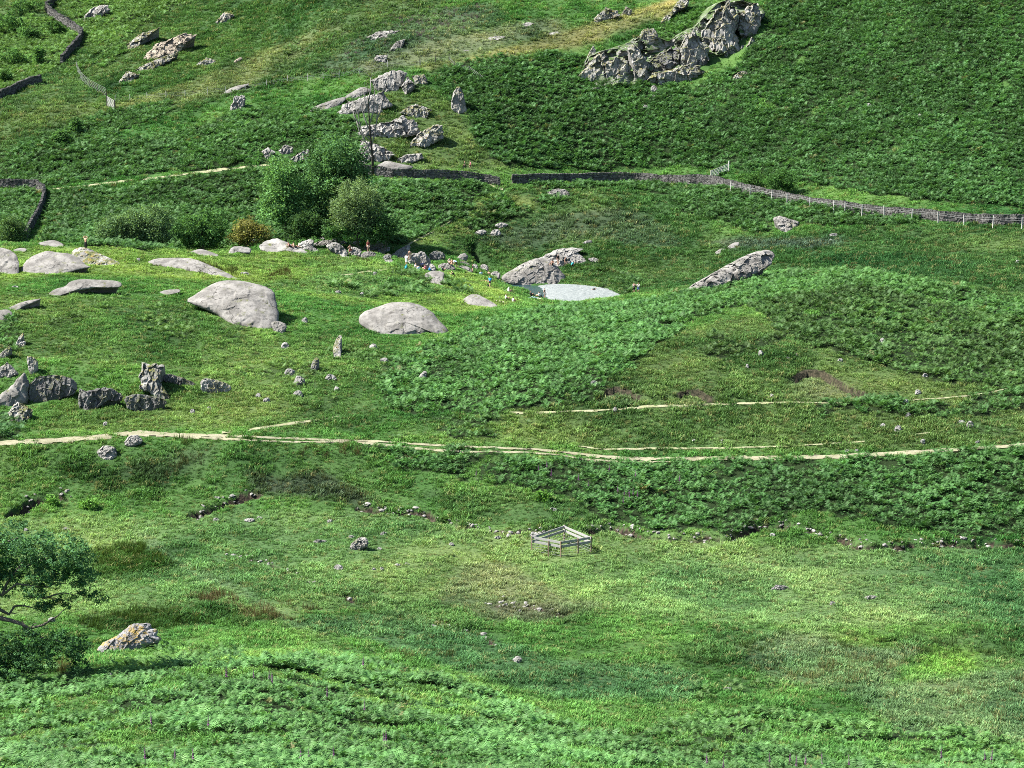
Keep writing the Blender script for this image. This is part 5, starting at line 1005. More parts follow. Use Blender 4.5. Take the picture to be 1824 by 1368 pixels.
POSES = {"stand": {}, "hands_on_head": dict(elL=(-.40,.02,1.58), wrL=(-.20,.02,1.74), haL=(-.12,.02,1.76), elR=(.40,.02,1.58), wrR=(.20,.02,1.74), haR=(.12,.02,1.76)),
 "hands_up_front": dict(elL=(-.22,.22,1.28), wrL=(-.10,.36,1.45), haL=(-.06,.40,1.52), elR=(.22,.22,1.28), wrR=(.10,.36,1.45), haR=(.06,.40,1.52)),
 "hips": dict(elL=(-.42,-.08,1.16), wrL=(-.22,.02,1.0), haL=(-.16,.05,.98), elR=(.42,-.08,1.16), wrR=(.22,.02,1.0), haR=(.16,.05,.98), knL=(-.17,.03,.5), anL=(-.22,-.02,.09), toL=(-.26,.14,.04), knR=(.17,.03,.5), anR=(.22,-.02,.09), toR=(.26,.14,.04)),
 "stride": dict(knL=(-.11,.25,.52), anL=(-.11,.30,.10), toL=(-.12,.46,.05), knR=(.11,-.06,.5), anR=(.12,-.34,.14), toR=(.13,-.20,.04), wrL=(-.26,-.22,.95), haL=(-.26,-.26,.88), wrR=(.26,.24,.98), haR=(.26,.3,.92)),
 "sit": dict(pelvis=(0,0,.13), belly=(0,-.03,.29), chest=(0,-.02,.52), neck=(0,.03,.69), head0=(0,.06,.77), head1=(0,.06,.87), top=(0,.04,.94), nose=(0,.165,.835), shL=(-.185,-.01,.61), shR=(.185,-.01,.61), elL=(-.27,.16,.42), wrL=(-.18,.38,.44), haL=(-.14,.45,.45), elR=(.27,.16,.42), wrR=(.18,.38,.44), haR=(.14,.45,.45),
   hiL=(-.10,.06,.12), hiR=(.10,.06,.12), knL=(-.16,.44,.44), knR=(.16,.44,.44), anL=(-.14,.70,.08), anR=(.14,.70,.08), toL=(-.15,.86,.05), toR=(.15,.86,.05)),
 "sit_lean": dict(pelvis=(0,0,.13), belly=(0,-.08,.28), chest=(0,-.19,.48), neck=(0,-.22,.64), head0=(0,-.21,.72), head1=(0,-.20,.82), top=(0,-.22,.89), nose=(0,-.095,.79), shL=(-.185,-.20,.56), shR=(.185,-.20,.56), elL=(-.28,-.34,.32), wrL=(-.28,-.42,.08), haL=(-.28,-.38,.04), elR=(.28,-.34,.32), wrR=(.28,-.42,.08), haR=(.28,-.38,.04),
   hiL=(-.10,.06,.12), hiR=(.10,.06,.12), knL=(-.14,.46,.30), knR=(.14,.48,.16), anL=(-.14,.82,.08), anR=(.14,.90,.07), toL=(-.15,.92,.17), toR=(.16,.98,.17)),
 "squat": dict(pelvis=(0,-.16,.34), belly=(0,-.10,.48), chest=(0,.06,.68), neck=(0,.17,.83), head0=(0,.22,.90), head1=(0,.25,1.0), top=(0,.23,1.07), nose=(0,.36,.96), shL=(-.185,.09,.76), shR=(.185,.09,.76), elL=(-.22,.32,.62), wrL=(-.10,.50,.72), haL=(-.06,.55,.76), elR=(.22,.32,.62), wrR=(.10,.50,.72), haR=(.06,.55,.76),
   hiL=(-.10,-.12,.33), hiR=(.10,-.12,.33), knL=(-.17,.30,.50), knR=(.17,.30,.50), anL=(-.13,.0,.10), anR=(.13,.0,.10), toL=(-.15,.17,.04), toR=(.15,.17,.04)),
 "bend": dict(pelvis=(0,-.10,.92), belly=(0,.04,1.02), chest=(0,.27,1.10), neck=(0,.43,1.13), head0=(0,.50,1.12), head1=(0,.59,1.10), top=(0,.66,1.09), nose=(0,.575,1.0), shL=(-.185,.36,1.12), shR=(.185,.36,1.12), elL=(-.22,.40,.84), wrL=(-.16,.46,.60), haL=(-.14,.48,.52), elR=(.22,.40,.84), wrR=(.16,.46,.60), haR=(.14,.48,.52), hiL=(-.10,-.08,.88), hiR=(.10,-.08,.88)),
 "lie": dict(pelvis=(0,0,.13), belly=(0,.16,.13), chest=(0,.40,.15), neck=(0,.58,.15), head0=(0,.66,.15), head1=(0,.76,.16), top=(0,.83,.17), nose=(0,.70,.29), shL=(-.185,.48,.13), shR=(.185,.48,.13), elL=(-.33,.32,.07), wrL=(-.30,.10,.05), haL=(-.29,.02,.05), elR=(.36,.62,.07), wrR=(.20,.80,.07), haR=(.14,.84,.08),
   hiL=(-.10,-.05,.12), hiR=(.10,-.05,.12), knL=(-.14,-.44,.30), knR=(.12,-.48,.10), anL=(-.14,-.74,.07), anR=(.13,-.90,.07), toL=(-.15,-.88,.05), toR=(.15,-.98,.16))}
BONES = [("pelvis","belly"),("belly","chest"),("chest","neck"),("neck","head0"),("head0","head1"),("head1","top"),("head1","nose")] + [b for s in "LR" for b in [("chest","sh"+s),("sh"+s,"el"+s),("el"+s,"wr"+s),("wr"+s,"ha"+s),("pelvis","hi"+s),("hi"+s,"kn"+s),("kn"+s,"an"+s),("an"+s,"to"+s)]]
def rad(j): return RAD.get(j, RAD.get(j[:2], .05))
_BODY = {}
def body_mesh(pose):
    """one continuous skin grown over the posed skeleton, five fingers on each hand; returns points, faces and the bone each point belongs to"""
    if pose in _BODY: return _BODY[pose]
    P = dict(BASE); P.update(POSES[pose]); P = {k: Vector(v) for k, v in P.items()}; names = list(P); B = list(BONES)
    R_ = {j: rad(j) for j in names}
    for s in "LR":
        d = (P["ha"+s] - P["wr"+s]).normalized(); side = d.cross(Vector((1, 0, 0))); side = side.normalized() if side.length > .2 else Vector((0, 1, 0)); pal = side.cross(d)
        for k, (o, L) in enumerate([(-.027, .070), (-.009, .082), (.009, .076), (.027, .060)]):
            a, b = f"f{s}{k}a", f"f{s}{k}b"; P[a] = P["ha"+s] + d * (.03 + L * .45) + side * o; P[b] = P["ha"+s] + d * (.03 + L * .85) + side * o * 1.1 + pal * .025
            R_[a], R_[b] = .010, .008; B += [("ha"+s, a), (a, b)]
        a, b = f"f{s}ta", f"f{s}tb"; P[a] = P["ha"+s] + side * -.045 + d * .01; P[b] = P["ha"+s] + side * -.058 + d * .045 + pal * .012; R_[a], R_[b] = .012, .009; B += [("ha"+s, a), (a, b)]
    names = list(P); me = bpy.data.meshes.new("tmp"); me.from_pydata([P[n] for n in names], [(names.index(a), names.index(b)) for a, b in B], [])
    o = bpy.data.objects.new("tmp", me); COL.objects.link(o); sk = o.modifiers.new("s", 'SKIN'); sk.use_smooth_shade = True
    for i, n in enumerate(names): me.skin_vertices[0].data[i].radius = (R_[n] * (1.12 if n in ("chest", "pelvis") else 1), R_[n] * (.78 if n in ("chest", "belly") else 1)); me.skin_vertices[0].data[i].use_root = n == "pelvis"
    sb = o.modifiers.new("d", 'SUBSURF'); sb.levels = sb.render_levels = 1
    dg = bpy.context.evaluated_depsgraph_get(); m = o.evaluated_get(dg).to_mesh()
    V = np.array([v.co[:] for v in m.vertices]); Fc = [tuple(p.vertices) for p in m.polygons]; o.evaluated_get(dg).to_mesh_clear(); bpy.data.objects.remove(o); bpy.data.meshes.remove(me)
    best = np.full(len(V), 9.0); bone = np.zeros(len(V), int); par = np.zeros(len(V))
    for k, (a, b) in enumerate(B):
        A, D = np.array(P[a]), np.array(P[b] - P[a]); t_ = np.clip(((V - A) @ D) / max(D @ D, 1e-9), 0, 1); d = np.linalg.norm(V - A - t_[:, None] * D, axis=1) - .5 * (R_[a] * (1 - t_) + R_[b] * t_)
        m_ = d < best; best = np.where(m_, d, best); bone = np.where(m_, k, bone); par = np.where(m_, t_, par)
    bn = [B[k] for k in bone]; _BODY[pose] = (V, Fc, bn, par, P); return _BODY[pose]
def person(label, px, pose="stand", face=0, top=None, bottom=BLACK, hair=HAIRD, skin=SKIN, long=False, sleeves=True, size=1.0, dress=False, swim=False, group=None, at=None, down=0.0):
    V, Fc, bn, par, P = body_mesh(pose); g = at or pick(*px); loc = Vector(g) - Vector((0, 0, .015 + down)); rz = math.radians(face)
    body = mesh_obj("person", V * size, Fc, skin, None, True, loc); body.rotation_euler = (0, 0, rz); tag(body, label, "person", group)
    C = V.mean(0); N = np.zeros_like(V)
    for f in Fc:
        n = np.cross(V[f[1]] - V[f[0]], V[f[2]] - V[f[0]]); N[list(f)] += n
    N /= np.maximum(np.linalg.norm(N, axis=1), 1e-9)[:, None]
    def wear(name, mat, sel, off):
        keep = [f for f in Fc if all(sel[i] for i in f)]
        if not keep: return
        ids = sorted({i for f in keep for i in f}); mp_ = {i: k for k, i in enumerate(ids)}
        mesh_obj(name, (V[ids] + N[ids] * off) * size, [tuple(mp_[i] for i in f) for f in keep], mat, body, True)
    core = np.array([b in (("pelvis","belly"),("belly","chest")) or b[0] == "chest" for b in bn]); lowcore = np.array([b == ("pelvis","belly") and p < .55 or b[0] == "pelvis" and b[1][:2] == "hi" for b, p in zip(bn, par)])
    uparm = np.array([b[0][:2] == "sh" and p < .75 for b, p in zip(bn, par)]); thigh = np.array([b[0][:2] == "hi" for b in bn]); thp = np.array([b[0][:2] == "hi" and p < .6 for b, p in zip(bn, par)]); calf = np.array([b[0][:2] == "kn" and p < .92 for b, p in zip(bn, par)])
    if top is not None:
        s_ = core | np.array([b[0] == "pelvis" and b[1] == "belly" for b in bn]) | np.array([b == ("chest", "neck") and p < .6 for b, p in zip(bn, par)])
        if sleeves: s_ = s_ | uparm
        if dress: s_ = s_ | thigh | lowcore
        wear("swimsuit" if swim else "dress" if dress else "shirt", top, s_ | (lowcore if swim else False), .020 if not swim else .006)
    if bottom is not None and not dress and not swim: wear("trousers" if long else "shorts", bottom, (lowcore | (thigh | calf if long else thp)) | np.array([b[0] == "pelvis" for b in bn]) & np.array([p < .5 for p in par]), .014)
    h0, h1, tp, ns = [np.array(P[k]) for k in ("head0", "head1", "top", "nose")]; fw = (ns - h0); up = tp - h0; fw = fw - up * (fw @ up) / (up @ up); fw /= np.linalg.norm(fw); up = up / np.linalg.norm(up)
    hd = np.array([b[0] in ("head0", "head1") for b in bn]); q = V - h1; wear("hair", hair, hd & (((q @ up) > .015) | ((q @ fw) < -.005)) & ~(((q @ fw) > .055) & ((q @ up) < .06)), .016)
    # eyes
    return body
def P_(label, px, **k): return person(label, px, **k)
P_("man standing with hands on his head on top of the knoll, dark trousers", (153,443), pose="hands_on_head", face=150, top=None, bottom=BLACK, long=True, hair=HAIRB, at=None)
P_("sunbather leaning back on the pale dome by the trees, left of two", (516,440), pose="sit_lean", face=-60, top=MAROON, sleeves=False, bottom=BLACK)
P_("sunbather leaning back on the pale dome by the trees, right of two", (525,441), pose="sit_lean", face=-60, bottom=BLACK, hair=HAIRB)
P_("bather with bare back and red shorts standing before the cracked boulder", (624,455), pose="hips", face=20, bottom=RED, skin=SKIN2)
P_("bather in a dark red top and pale shorts standing on the pale boulder", (656,448), face=170, top=MAROON, bottom=BEIGE)
P_("person in white bending at the left side of the split block", (724,473), pose="stand", face=-30, top=WHITE, bottom=WHITE, dress=True, hair=HAIRB)
P_("bare-shouldered bather standing close behind the person in white", (730,465), face=10, bottom=BEIGE, skin=SKIN)
P_("person in white sitting left under the split block beside the bags", (740,479), pose="sit", face=-110, top=WHITE, bottom=WHITE, hair=HAIRF)
P_("person in a pale blue shirt sitting with their back to us under the split block", (746,483), pose="sit", face=20, top=SKYB, bottom=NAVY)
P_("person in lilac sitting in the shade of the split block", (751,476), pose="sit", face=-170, top=cloth("lilac", (.33,.33,.58)), bottom=NAVY, hair=HAIRB)
P_("person in bright pink sitting beside the blue bag under the split block", (758,482), pose="sit", face=60, top=PINK, bottom=PINK, hair=HAIRB)
P_("dark-clothed person sitting at the end of the jagged rock on the grass", (788,484), pose="sit", face=-80, top=NAVY, bottom=BLACK)
P_("person in black squatting on the grass beside the flat pale rock", (808,495), pose="squat", face=80, top=BLACK, bottom=BLACK, long=True)
P_("bare-armed bather sitting on the beck rocks left of the bending one", (800,470), pose="sit", face=-150, top=WHITE, sleeves=False, bottom=BLACK, hair=HAIRB)
P_("dark-haired bather sitting on the beck rocks in black shorts", (805,471), pose="sit", face=160, bottom=BLACK)
P_("bather in a pale shirt bending down on the beck rocks", (813,477), pose="bend", face=70, top=SKYB, bottom=BLACK)
P_("bather in a dark top standing on the grass edge of the dark hollow", (842,489), face=100, top=BLACK, sleeves=True, bottom=BEIGE, skin=SKIN2)
P_("person in pale blue sitting at the edge of the dark hollow", (857,492), pose="sit", face=20, top=SKYB, bottom=NAVY, hair=HAIRF)
P_("bather with a bare back sitting at the head of the pool", (871,492), pose="sit", face=0, bottom=BLACK, hair=HAIRF, skin=SKIN)
P_("person in a bright blue shirt and dark shorts standing on the grass bank", (873,512), face=150, pose="stride", top=BLUE, bottom=BLACK, hair=HAIRB, sleeves=True)
P_("sunbather lying on the grass left of the person in bright blue", (862,502), pose="lie", face=80, bottom=BLACK)
P_("bather in a white hat sitting on the long blue towel", (906,522), pose="sit", face=-60, top=WHITE, bottom=PINK, hair=WHITE, sleeves=False)
P_("person in white sitting on the left of the pink picnic blanket", (901,535), pose="sit", face=-80, top=WHITE, bottom=BLACK, hair=HAIRF)
P_("child in pink shorts sitting on the right of the pink picnic blanket", (914,539), pose="sit", face=-50, top=WHITE, bottom=PINK, sleeves=False, size=.85)
P_("person all in black sitting at the water's edge", (945,528), pose="sit", face=-70, top=BLACK, bottom=BLACK, long=True)
P_("person in white sitting beside the black bag at the water's edge", (961,530), pose="sit", face=60, top=WHITE, bottom=NAVY)
P_("dark-haired bather standing in the shallows beside the shingle", (970,531), face=-120, top=BLACK, sleeves=False, bottom=WHITE, size=.9)
P_("figure in dark clothes bending over alone on the white shingle", (1055,526), pose="bend", face=-100, top=BLACK, bottom=GREY)
P_("left walker of the pair beyond the shingle, black shorts, hands up", (1129,523), pose="hands_up_front", face=-150, top=GREY, bottom=BLACK)
P_("right walker of the pair beyond the shingle, white top and blue shorts", (1137,523), pose="hands_up_front", face=160, top=WHITE, bottom=cloth("denim", (.05,.09,.26)), hair=HAIRB)
P_("dark-haired bather sitting at the left of the broken slabs above the pool", (984,472), pose="sit", face=150, bottom=BLACK, skin=SKIN2)
P_("bather in a black top standing tallest on the broken slabs above the pool", (994,471), face=-150, top=BLACK, bottom=BEIGE, sleeves=True)
P_("bather in a black swimsuit standing on grass below the broken slabs", (1008,475), face=170, top=BLACK, bottom=None, sleeves=False, swim=True)
P_("person in a turquoise top crouching on grass right of the black swimsuit", (1019,476), pose="squat", face=-70, top=TEAL, bottom=BLACK)
P_("dark-clothed hiker on the path behind the wall, left of two", (828,303), face=90, pose="stride", top=BLACK, bottom=BLACK, long=True)
P_("hiker in pink on the path behind the wall, right of two", (838,303), face=95, pose="stride", top=PINK, bottom=BLACK)

# ---------------------------------------------------------------- belongings
def bag(label, px, mat, s=0.45, name="backpack", strap=BLACK, lie=False):
    g = pick(*px); root = empty(name, g - Vector((0, 0, .03)), random.uniform(0, 6)); tag(root, label, "bag"); w, d, h = s * .72, s * .5, s * (1.0 if not lie else .6)
    n, m = 14, 10; V = []; Fc = []
    for j in range(m + 1):
        f = j / m; pr = (math.sin(min(1, f * 1.15 + .08) * math.pi)) ** 0.45 if f < .93 else .3
        pr = max(pr, .25); pr *= (1 - .25 * f)
        for k in range(n):
            a = 2 * math.pi * k / n; c, s_ = math.cos(a), math.sin(a); sx = math.copysign(abs(c) ** .6, c); sy = math.copysign(abs(s_) ** .6, s_)
            V.append((w / 2 * pr * sx, d / 2 * pr * sy * (1 + .12 * math.sin(f * 6)), h * f))
    for j in range(m):
        for k in range(n): Fc.append((j*n+k, j*n+(k+1)%n, (j+1)*n+(k+1)%n, (j+1)*n+k))
    Fc += [tuple(range(n - 1, -1, -1)), tuple(m * n + k for k in range(n))]; mesh_obj("bag_body", V, Fc, mat, root, True)
    mb = MB(); mb.box((0, -d * .52, h * .33), (w * .62, d * .22, h * .4), None, .08); mb.build("front_pocket", mat, root, False)
    for sx in (-1, 1):
        mb = MB(); mb.tube([(sx * w * .2, d * .30, h * .85), (sx * w * .26, d * .62, h * .6), (sx * w * .24, d * .42, h * .12)], [.018, .022, .014], 5); mb.build("strap", strap, root)
    return root
def towel(label, a, b, wid, mat, cat="towel", name="towel"):
    A, B = pick(*a), pick(*b); d = B - A; L = d.length; x = d.normalized(); y = Vector((0, 0, 1)).cross(x).normalized(); n, m = 14, 8; V = []
    for i in range(n + 1):
        for j in range(m + 1):
            p = A + d * (i / n) + y * wid * (j / m - .5); z = float(ground(p.x, p.y)); V.append(Vector((p.x, p.y, max(z, A.z * (1 - i / n) + B.z * i / n - .15) + .07 + .02 * math.sin(i * 1.3 + j) + .015 * math.sin(j * 2.1))) - A)
    k = len(V); W = V + [v - Vector((0, 0, .025)) for v in V]; q = m + 1; Fc = []
    for i in range(n):
        for j in range(m): c = i * q + j; Fc += [(c, c + q, c + q + 1, c + 1), (k + c, k + c + 1, k + c + q + 1, k + c + q)]
    rim = [(i * q, (i + 1) * q) for i in range(n)] + [((i + 1) * q + m, i * q + m) for i in range(n)] + [(j + 1, j) for j in range(m)] + [(n * q + j, n * q + j + 1) for j in range(m)]
    Fc += [(a_, b_, b_ + k, a_ + k) for a_, b_ in rim]
    o = mesh_obj(name, W, Fc, mat, None, True, A); return tag(o, label, cat)
bag("teal rucksack in the grass below the person in white", (724,479), TEAL, .75); bag("blue bag right of the person in bright pink", (765,482), BLUE, .6); bag("navy rucksack lying alone on the grass slope", (837,510), NAVY, .62, lie=True)
bag("orange bag on the grass left of the bather in red shorts", (604,455), cloth("orange", (.62,.13,.03)), .45, lie=True); bag("black bag at the left end of the pink picnic blanket", (882,533), BLACK, .5, lie=True); bag("black and grey rucksack behind the pink picnic blanket", (891,532), NAVY, .7, strap=GREY, lie=True)
bag("black bag standing by the person in white at the water's edge", (964,531), BLACK, .6); bag("dark blue bag between the people under the split block", (736,481), NAVY, .5, lie=True); bag("white carrier bag under the split block", (743,481), WHITE, .4, name="carrier_bag", strap=WHITE); bag("small green bag at the front of the pink picnic blanket", (899,539), cloth("green", (.03,.30,.14)), .35, lie=True)
bag("dark rucksack at the foot of the person in bright blue", (869,512), BLACK, .55)
towel("long pale blue towel spread below the shaded turf step", (896,518), (915,524), 1.1, SKYB); towel("pink picnic blanket under the two sitting on the grass", (889,536), (922,543), 1.7, cloth("blanket_pink", (.68,.50,.55)), "blanket", "picnic_blanket"); towel("white towel on the grass left of the bather in red shorts", (606,457), (618,457), 1.0, WHITE)
towel("grey towel under the sunbather lying on the grass", (855,503), (868,503), 1.0, GREY); towel("pale mat along the water's edge behind the person in black", (935,529), (955,530), .7, SKYB, "mat", "beach_mat"); towel("white towel by the shallows beside the black bag", (957,532), (968,533), .8, WHITE)
# ---------------------------------------------------------------- bracken, grass and rushes: uncountable growth, scattered over the land
PLANTS = bpy.data.collections.new("plant_kinds")
def plant(name, V, Fc, S):
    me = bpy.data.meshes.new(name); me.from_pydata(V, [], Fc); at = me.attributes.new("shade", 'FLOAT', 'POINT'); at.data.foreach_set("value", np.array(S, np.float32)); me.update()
    o = bpy.data.objects.new(name, me); c = bpy.data.collections.new(name + "_kind"); return o
def frond_plant(k, fronds, pinnae):
    rng = random.Random(k); V, Fc, S = [], [], []
    for f in range(fronds):
        az = f / fronds * 6.283 + rng.uniform(-.5, .5); L = rng.uniform(.75, 1.15); rise = rng.uniform(.7, 1.15); d = Vector((math.cos(az), math.sin(az), 0)); q = Vector((-d.y, d.x, 0)); sh = rng.uniform(.75, 1.25)
        def at(t): return d * (L * .62 * t ** 1.25) + Vector((0, 0, L * rise * (1.05 * t - .48 * t * t * t)))
        for p in range(pinnae):
            t = .30 + .70 * p / pinnae; wd = .27 * L * (1 - (t - .3) / .72) ** .8 + .02; a = at(t); b = at(min(1, t + .52 / pinnae)); ax = (b - a)
            for sgn in (-1, 1):
                tip = a + ax * .9 + q * sgn * wd + Vector((0, 0, -.10 * wd + rng.uniform(-.04, .04))); n = len(V)
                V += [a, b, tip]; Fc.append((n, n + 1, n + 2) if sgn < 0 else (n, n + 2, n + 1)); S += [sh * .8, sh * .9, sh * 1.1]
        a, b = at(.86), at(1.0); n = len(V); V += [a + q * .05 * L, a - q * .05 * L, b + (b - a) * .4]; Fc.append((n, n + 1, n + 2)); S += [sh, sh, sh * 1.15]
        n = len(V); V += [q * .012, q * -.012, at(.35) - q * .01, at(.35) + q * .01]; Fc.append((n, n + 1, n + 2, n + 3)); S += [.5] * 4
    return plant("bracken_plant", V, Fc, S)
def tuft(k, blades, h, spread, w, droop, name):
    rng = random.Random(k * 7 + blades); V, Fc, S = [], [], []
    for f in range(blades):
        az = rng.uniform(0, 6.283); d = Vector((math.cos(az), math.sin(az), 0)); q = Vector((-d.y, d.x, 0)) * w * rng.uniform(.6, 1.3); r0 = spread * .6 * math.sqrt(rng.random()); a0 = rng.uniform(0, 6.283); b = Vector((math.cos(a0) * r0, math.sin(a0) * r0, -.05)); L = h * rng.uniform(.55, 1.2); dr = droop * rng.uniform(.4, 1.3); sh = rng.uniform(.65, 1.3)
        m = b + d * L * dr * .35 + Vector((0, 0, L * .62)); t = b + d * L * dr + Vector((0, 0, L * (1.05 - .3 * dr))); n = len(V)
        V += [b + q, b - q, m - q * .8, m + q * .8, t]; Fc += [(n, n + 1, n + 2, n + 3), (n + 3, n + 2, n + 4)]; S += [sh * .6, sh * .6, sh, sh, sh * 1.25]  # roots darker than tips: shading painted into the blades
    return plant(name, V, Fc, S)
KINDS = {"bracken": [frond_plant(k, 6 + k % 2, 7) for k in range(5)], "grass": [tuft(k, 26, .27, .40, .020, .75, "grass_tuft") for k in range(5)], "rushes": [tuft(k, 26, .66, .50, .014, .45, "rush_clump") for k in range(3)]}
COLS_ = {}
for k, L in KINDS.items():
    c = bpy.data.collections.new(k + "_kinds"); COLS_[k] = c
    for o in L: c.objects.link(o)
def scatter(name, label, kind, P, col, scl, mat, upright=0.12):
    n = len(P); me = bpy.data.meshes.new(name); me.vertices.add(n); me.vertices.foreach_set("co", P.astype(np.float32).ravel())
    rot = np.stack([RNG.normal(0, upright, n), RNG.normal(0, upright, n), RNG.uniform(0, 6.283, n)], 1)
    for nm, ty, a in (("rot", 'FLOAT_VECTOR', rot), ("scl", 'FLOAT', scl), ("col", 'FLOAT_COLOR', np.concatenate([col, np.ones((n, 1))], 1))):
        at = me.attributes.new(nm, ty, 'POINT'); at.data.foreach_set({'FLOAT': "value", 'FLOAT_VECTOR': "vector", 'FLOAT_COLOR': "color"}[ty], np.ascontiguousarray(a, np.float32).ravel())
    for o in KINDS[kind]:
        if not o.data.materials: o.data.materials.append(mat)
    ob = bpy.data.objects.new(name, me); COL.objects.link(ob); tag(ob, label, None, None, "stuff")
    ng = bpy.data.node_groups.new(name + "_scatter", 'GeometryNodeTree'); ng.interface.new_socket("Geometry", in_out='INPUT', socket_type='NodeSocketGeometry'); ng.interface.new_socket("Geometry", in_out='OUTPUT', socket_type='NodeSocketGeometry')
    N = ng.nodes; gi, go = N.new("NodeGroupInput"), N.new("NodeGroupOutput"); ci = N.new("GeometryNodeCollectionInfo"); ci.inputs[0].default_value = COLS_[kind]; ci.inputs[1].default_value = True; ci.inputs[2].default_value = True
    ip = N.new("GeometryNodeInstanceOnPoints"); ip.inputs["Pick Instance"].default_value = True
    def attr(nm, ty):
        a = N.new("GeometryNodeInputNamedAttribute"); a.data_type = ty; a.inputs[0].default_value = nm; return a.outputs[0]
    rv = N.new("FunctionNodeRandomValue"); rv.data_type = 'INT'; rv.inputs[4].default_value = 0; rv.inputs[5].default_value = len(KINDS[kind]) - 1
    er = N.new("FunctionNodeEulerToRotation"); L = ng.links
    L.new(gi.outputs[0], ip.inputs["Points"]); L.new(ci.outputs[0], ip.inputs["Instance"]); L.new(rv.outputs[2], ip.inputs["Instance Index"]); L.new(attr("rot", 'FLOAT_VECTOR'), er.inputs[0]); L.new(er.outputs[0], ip.inputs["Rotation"]); L.new(attr("scl", 'FLOAT'), ip.inputs["Scale"]); L.new(ip.outputs[0], go.inputs[0])
    md = ob.modifiers.new("scatter", 'NODES'); md.node_group = ng; return ob
def sample(A, x, y): return ground(x, y, A)
def throw(y0, y1, per_m2, smax=0.262):
    n = int(smax * (y1 * y1 - y0 * y0) * per_m2); y = np.sqrt(RNG.uniform(y0 * y0, y1 * y1, n)); s = RNG.uniform(-smax, smax, n); return s * y, y
def near(A, x, y):
    u = 912 + x / y * F * CP; i = np.clip(np.rint(np.interp(u, UG, np.arange(len(UG)))).astype(int), 0, len(UG) - 1); j = np.clip(np.rint(np.interp(y, YG, np.arange(len(YG)))).astype(int), 0, len(YG) - 1); return A[i, j]
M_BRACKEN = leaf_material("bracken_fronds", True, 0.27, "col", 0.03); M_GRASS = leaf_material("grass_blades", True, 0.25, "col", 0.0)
# bracken
X, Y = [], []
for a, b, q in ((84, 180, 1.9), (180, 300, 1.6), (300, 620, 1.9)):
    x, y = throw(a, b, 3.0 * q); d = near(brk, x, y); k = RNG.random(len(x)) * 3.0 < d; X.append(x[k]); Y.append(y[k])
x, y = np.concatenate(X), np.concatenate(Y)
c = near(brk_col, x, y) * (1 + 0.16 * RNG.normal(size=(len(x), 1)) + 0.5 * fbm2(x / 6, y / 8, 3, 301)[:, None]); c[:, 0] *= 1 + 0.05 * RNG.normal(size=len(x)); big = 1 + 0.55 * fbm2(x / 4, y / 5, 2, 311) + .35 * fbm2(x / 1.4, y / 1.4, 2, 321) + np.where(y < 180, .8, 0) * fbm2(x / 5, y / 1.6, 2, 331)
scl = np.clip(RNG.normal(1.0, .28, len(x)) * big, .45, 1.8) * np.where(y < 180, 0.66, np.where(y > 300, 1.12, 0.82)) * np.where(near(brk, x, y) < 1, .8, 1)
dry = RNG.random(len(x)) < 0.006; c[dry] = (0.15, 0.15, 0.06)
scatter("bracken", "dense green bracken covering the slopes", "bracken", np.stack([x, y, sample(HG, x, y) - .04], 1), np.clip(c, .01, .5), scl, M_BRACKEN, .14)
nb = len(x)
# grass
X, Y = [], []
for a, b, q in ((95, 190, 13.0), (190, 300, 10.0), (300, 400, 5.5), (400, 620, 3.0)):
    x, y = throw(a, b, q); X.append(x); Y.append(y)
x, y = np.concatenate(X), np.concatenate(Y); tuss = fbm2(x / 1.5, y / 2.0, 2, 401) + .35 * fbm2(x / 6, y / 7, 2, 411)
keep = (near(bare, x, y) < .5) & (RNG.random(len(x)) > near(brk, x, y) / 1.9) & (RNG.random(len(x)) < 1.25 + tuss * .9); x, y, tuss = x[keep], y[keep], tuss[keep]
c = near(tint, x, y) * (1.2 + 0.27 * RNG.normal(size=(len(x), 1)) + .35 * tuss[:, None]); c[:, 0] *= 1 + .04 * RNG.normal(size=len(x))
pale = RNG.random(len(x)) < .10; c[pale] = c[pale] * .5 + np.array((.26, .24, .11)) * .5
scl = np.clip(RNG.normal(1.0, .26, len(x)) * (1 + 1.0 * tuss), .5, 2.0) * np.where(y > 400, 1.5, np.where(y > 300, 1.15, .95)); gz = np.clip(sample(tint[..., 1], x, y) / .17, .45, 1.15); scl = scl / gz ** .5
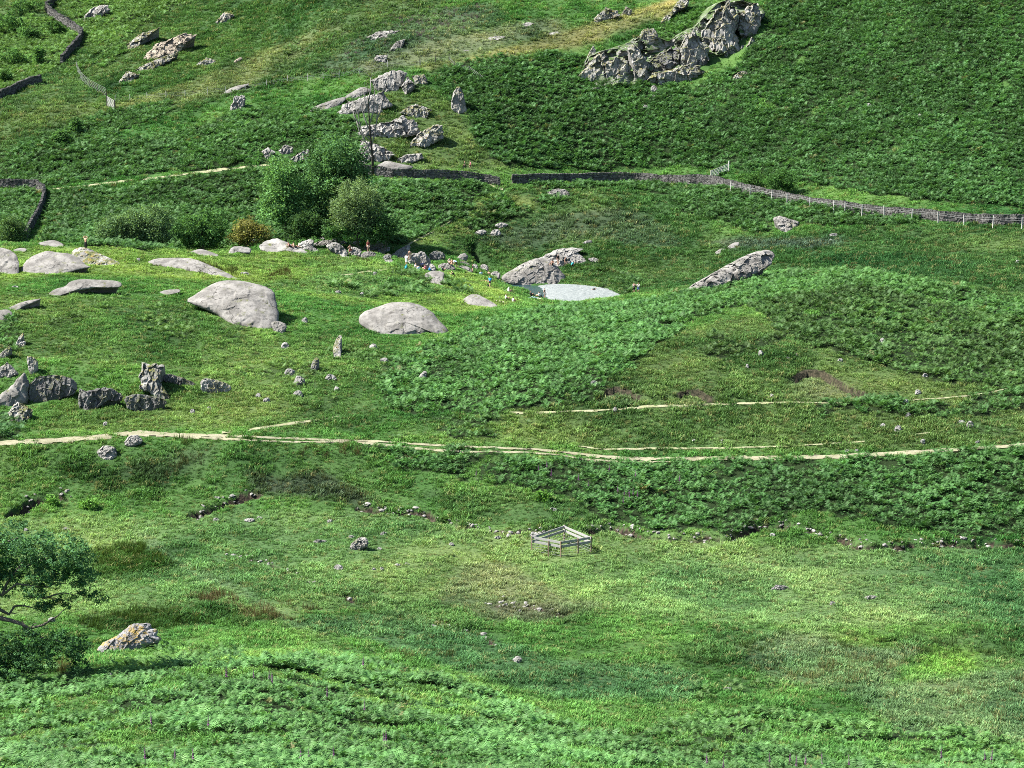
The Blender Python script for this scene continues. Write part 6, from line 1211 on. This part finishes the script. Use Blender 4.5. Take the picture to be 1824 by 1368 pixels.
scatter("grass", "tufted green grass of the valley floor and slopes", "grass", np.stack([x, y, sample(HG, x, y) - .01], 1), np.clip(c, .008, .5), scl, M_GRASS, .1)
ng_ = len(x)
# rushes
x, y = throw(100, 560, 3.5); d = near(rsh, x, y); k = (RNG.random(len(x)) * 3.5 < d) & (near(bare, x, y) < .5); x, y = x[k], y[k]
c = near(rsh_col, x, y) * (1 + .22 * RNG.normal(size=(len(x), 1)))
scatter("rushes", "dark tufts of rushes and heather", "rushes", np.stack([x, y, sample(HG, x, y) - .02], 1), np.clip(c, .008, .4), np.clip(RNG.normal(.95, .22, len(x)), .4, 1.5), M_GRASS, .08)
# pebbles lying in the becks
def pebble(k):
    rng = random.Random(k); bm = bmesh.new(); bmesh.ops.create_icosphere(bm, subdivisions=1, radius=.5); S = (rng.uniform(.8, 1.3), rng.uniform(.7, 1.1), rng.uniform(.5, .8))
    for v in bm.verts: v.co = Vector((v.co.x * S[0], v.co.y * S[1], v.co.z * S[2])) * rng.uniform(.8, 1.15)
    me = bpy.data.meshes.new("pebble"); bm.to_mesh(me); bm.free(); return bpy.data.objects.new("pebble", me)
KINDS["pebbles"] = [pebble(k) for k in range(4)]; COLS_["pebbles"] = bpy.data.collections.new("pebbles_kinds")
for o in KINDS["pebbles"]: COLS_["pebbles"].objects.link(o)
px_, py_ = [], []
for pts, dep, hw in BECKS:
    Q = shoot(*zip(*densify(pts, 6, False)))
    for q in Q:
        for _ in range(RNG.poisson(1.5 if dep > .5 else 1.3)): px_.append(q[0] + RNG.normal(0, hw * .45 + .15)); py_.append(q[1] + RNG.normal(0, hw * .5 + .15))
px_, py_ = np.array(px_), np.array(py_)
scatter("pebbles", "pale pebbles and small stones lying along the becks", "pebbles", np.stack([px_, py_, sample(HG, px_, py_) + .02], 1), np.ones((len(px_), 3)) * .3, np.clip(RNG.lognormal(-1.35, .45, len(px_)), .12, .6), M_STREAM, .2)
print("plants:", nb, ng_, len(x), "objects", len(bpy.data.objects))
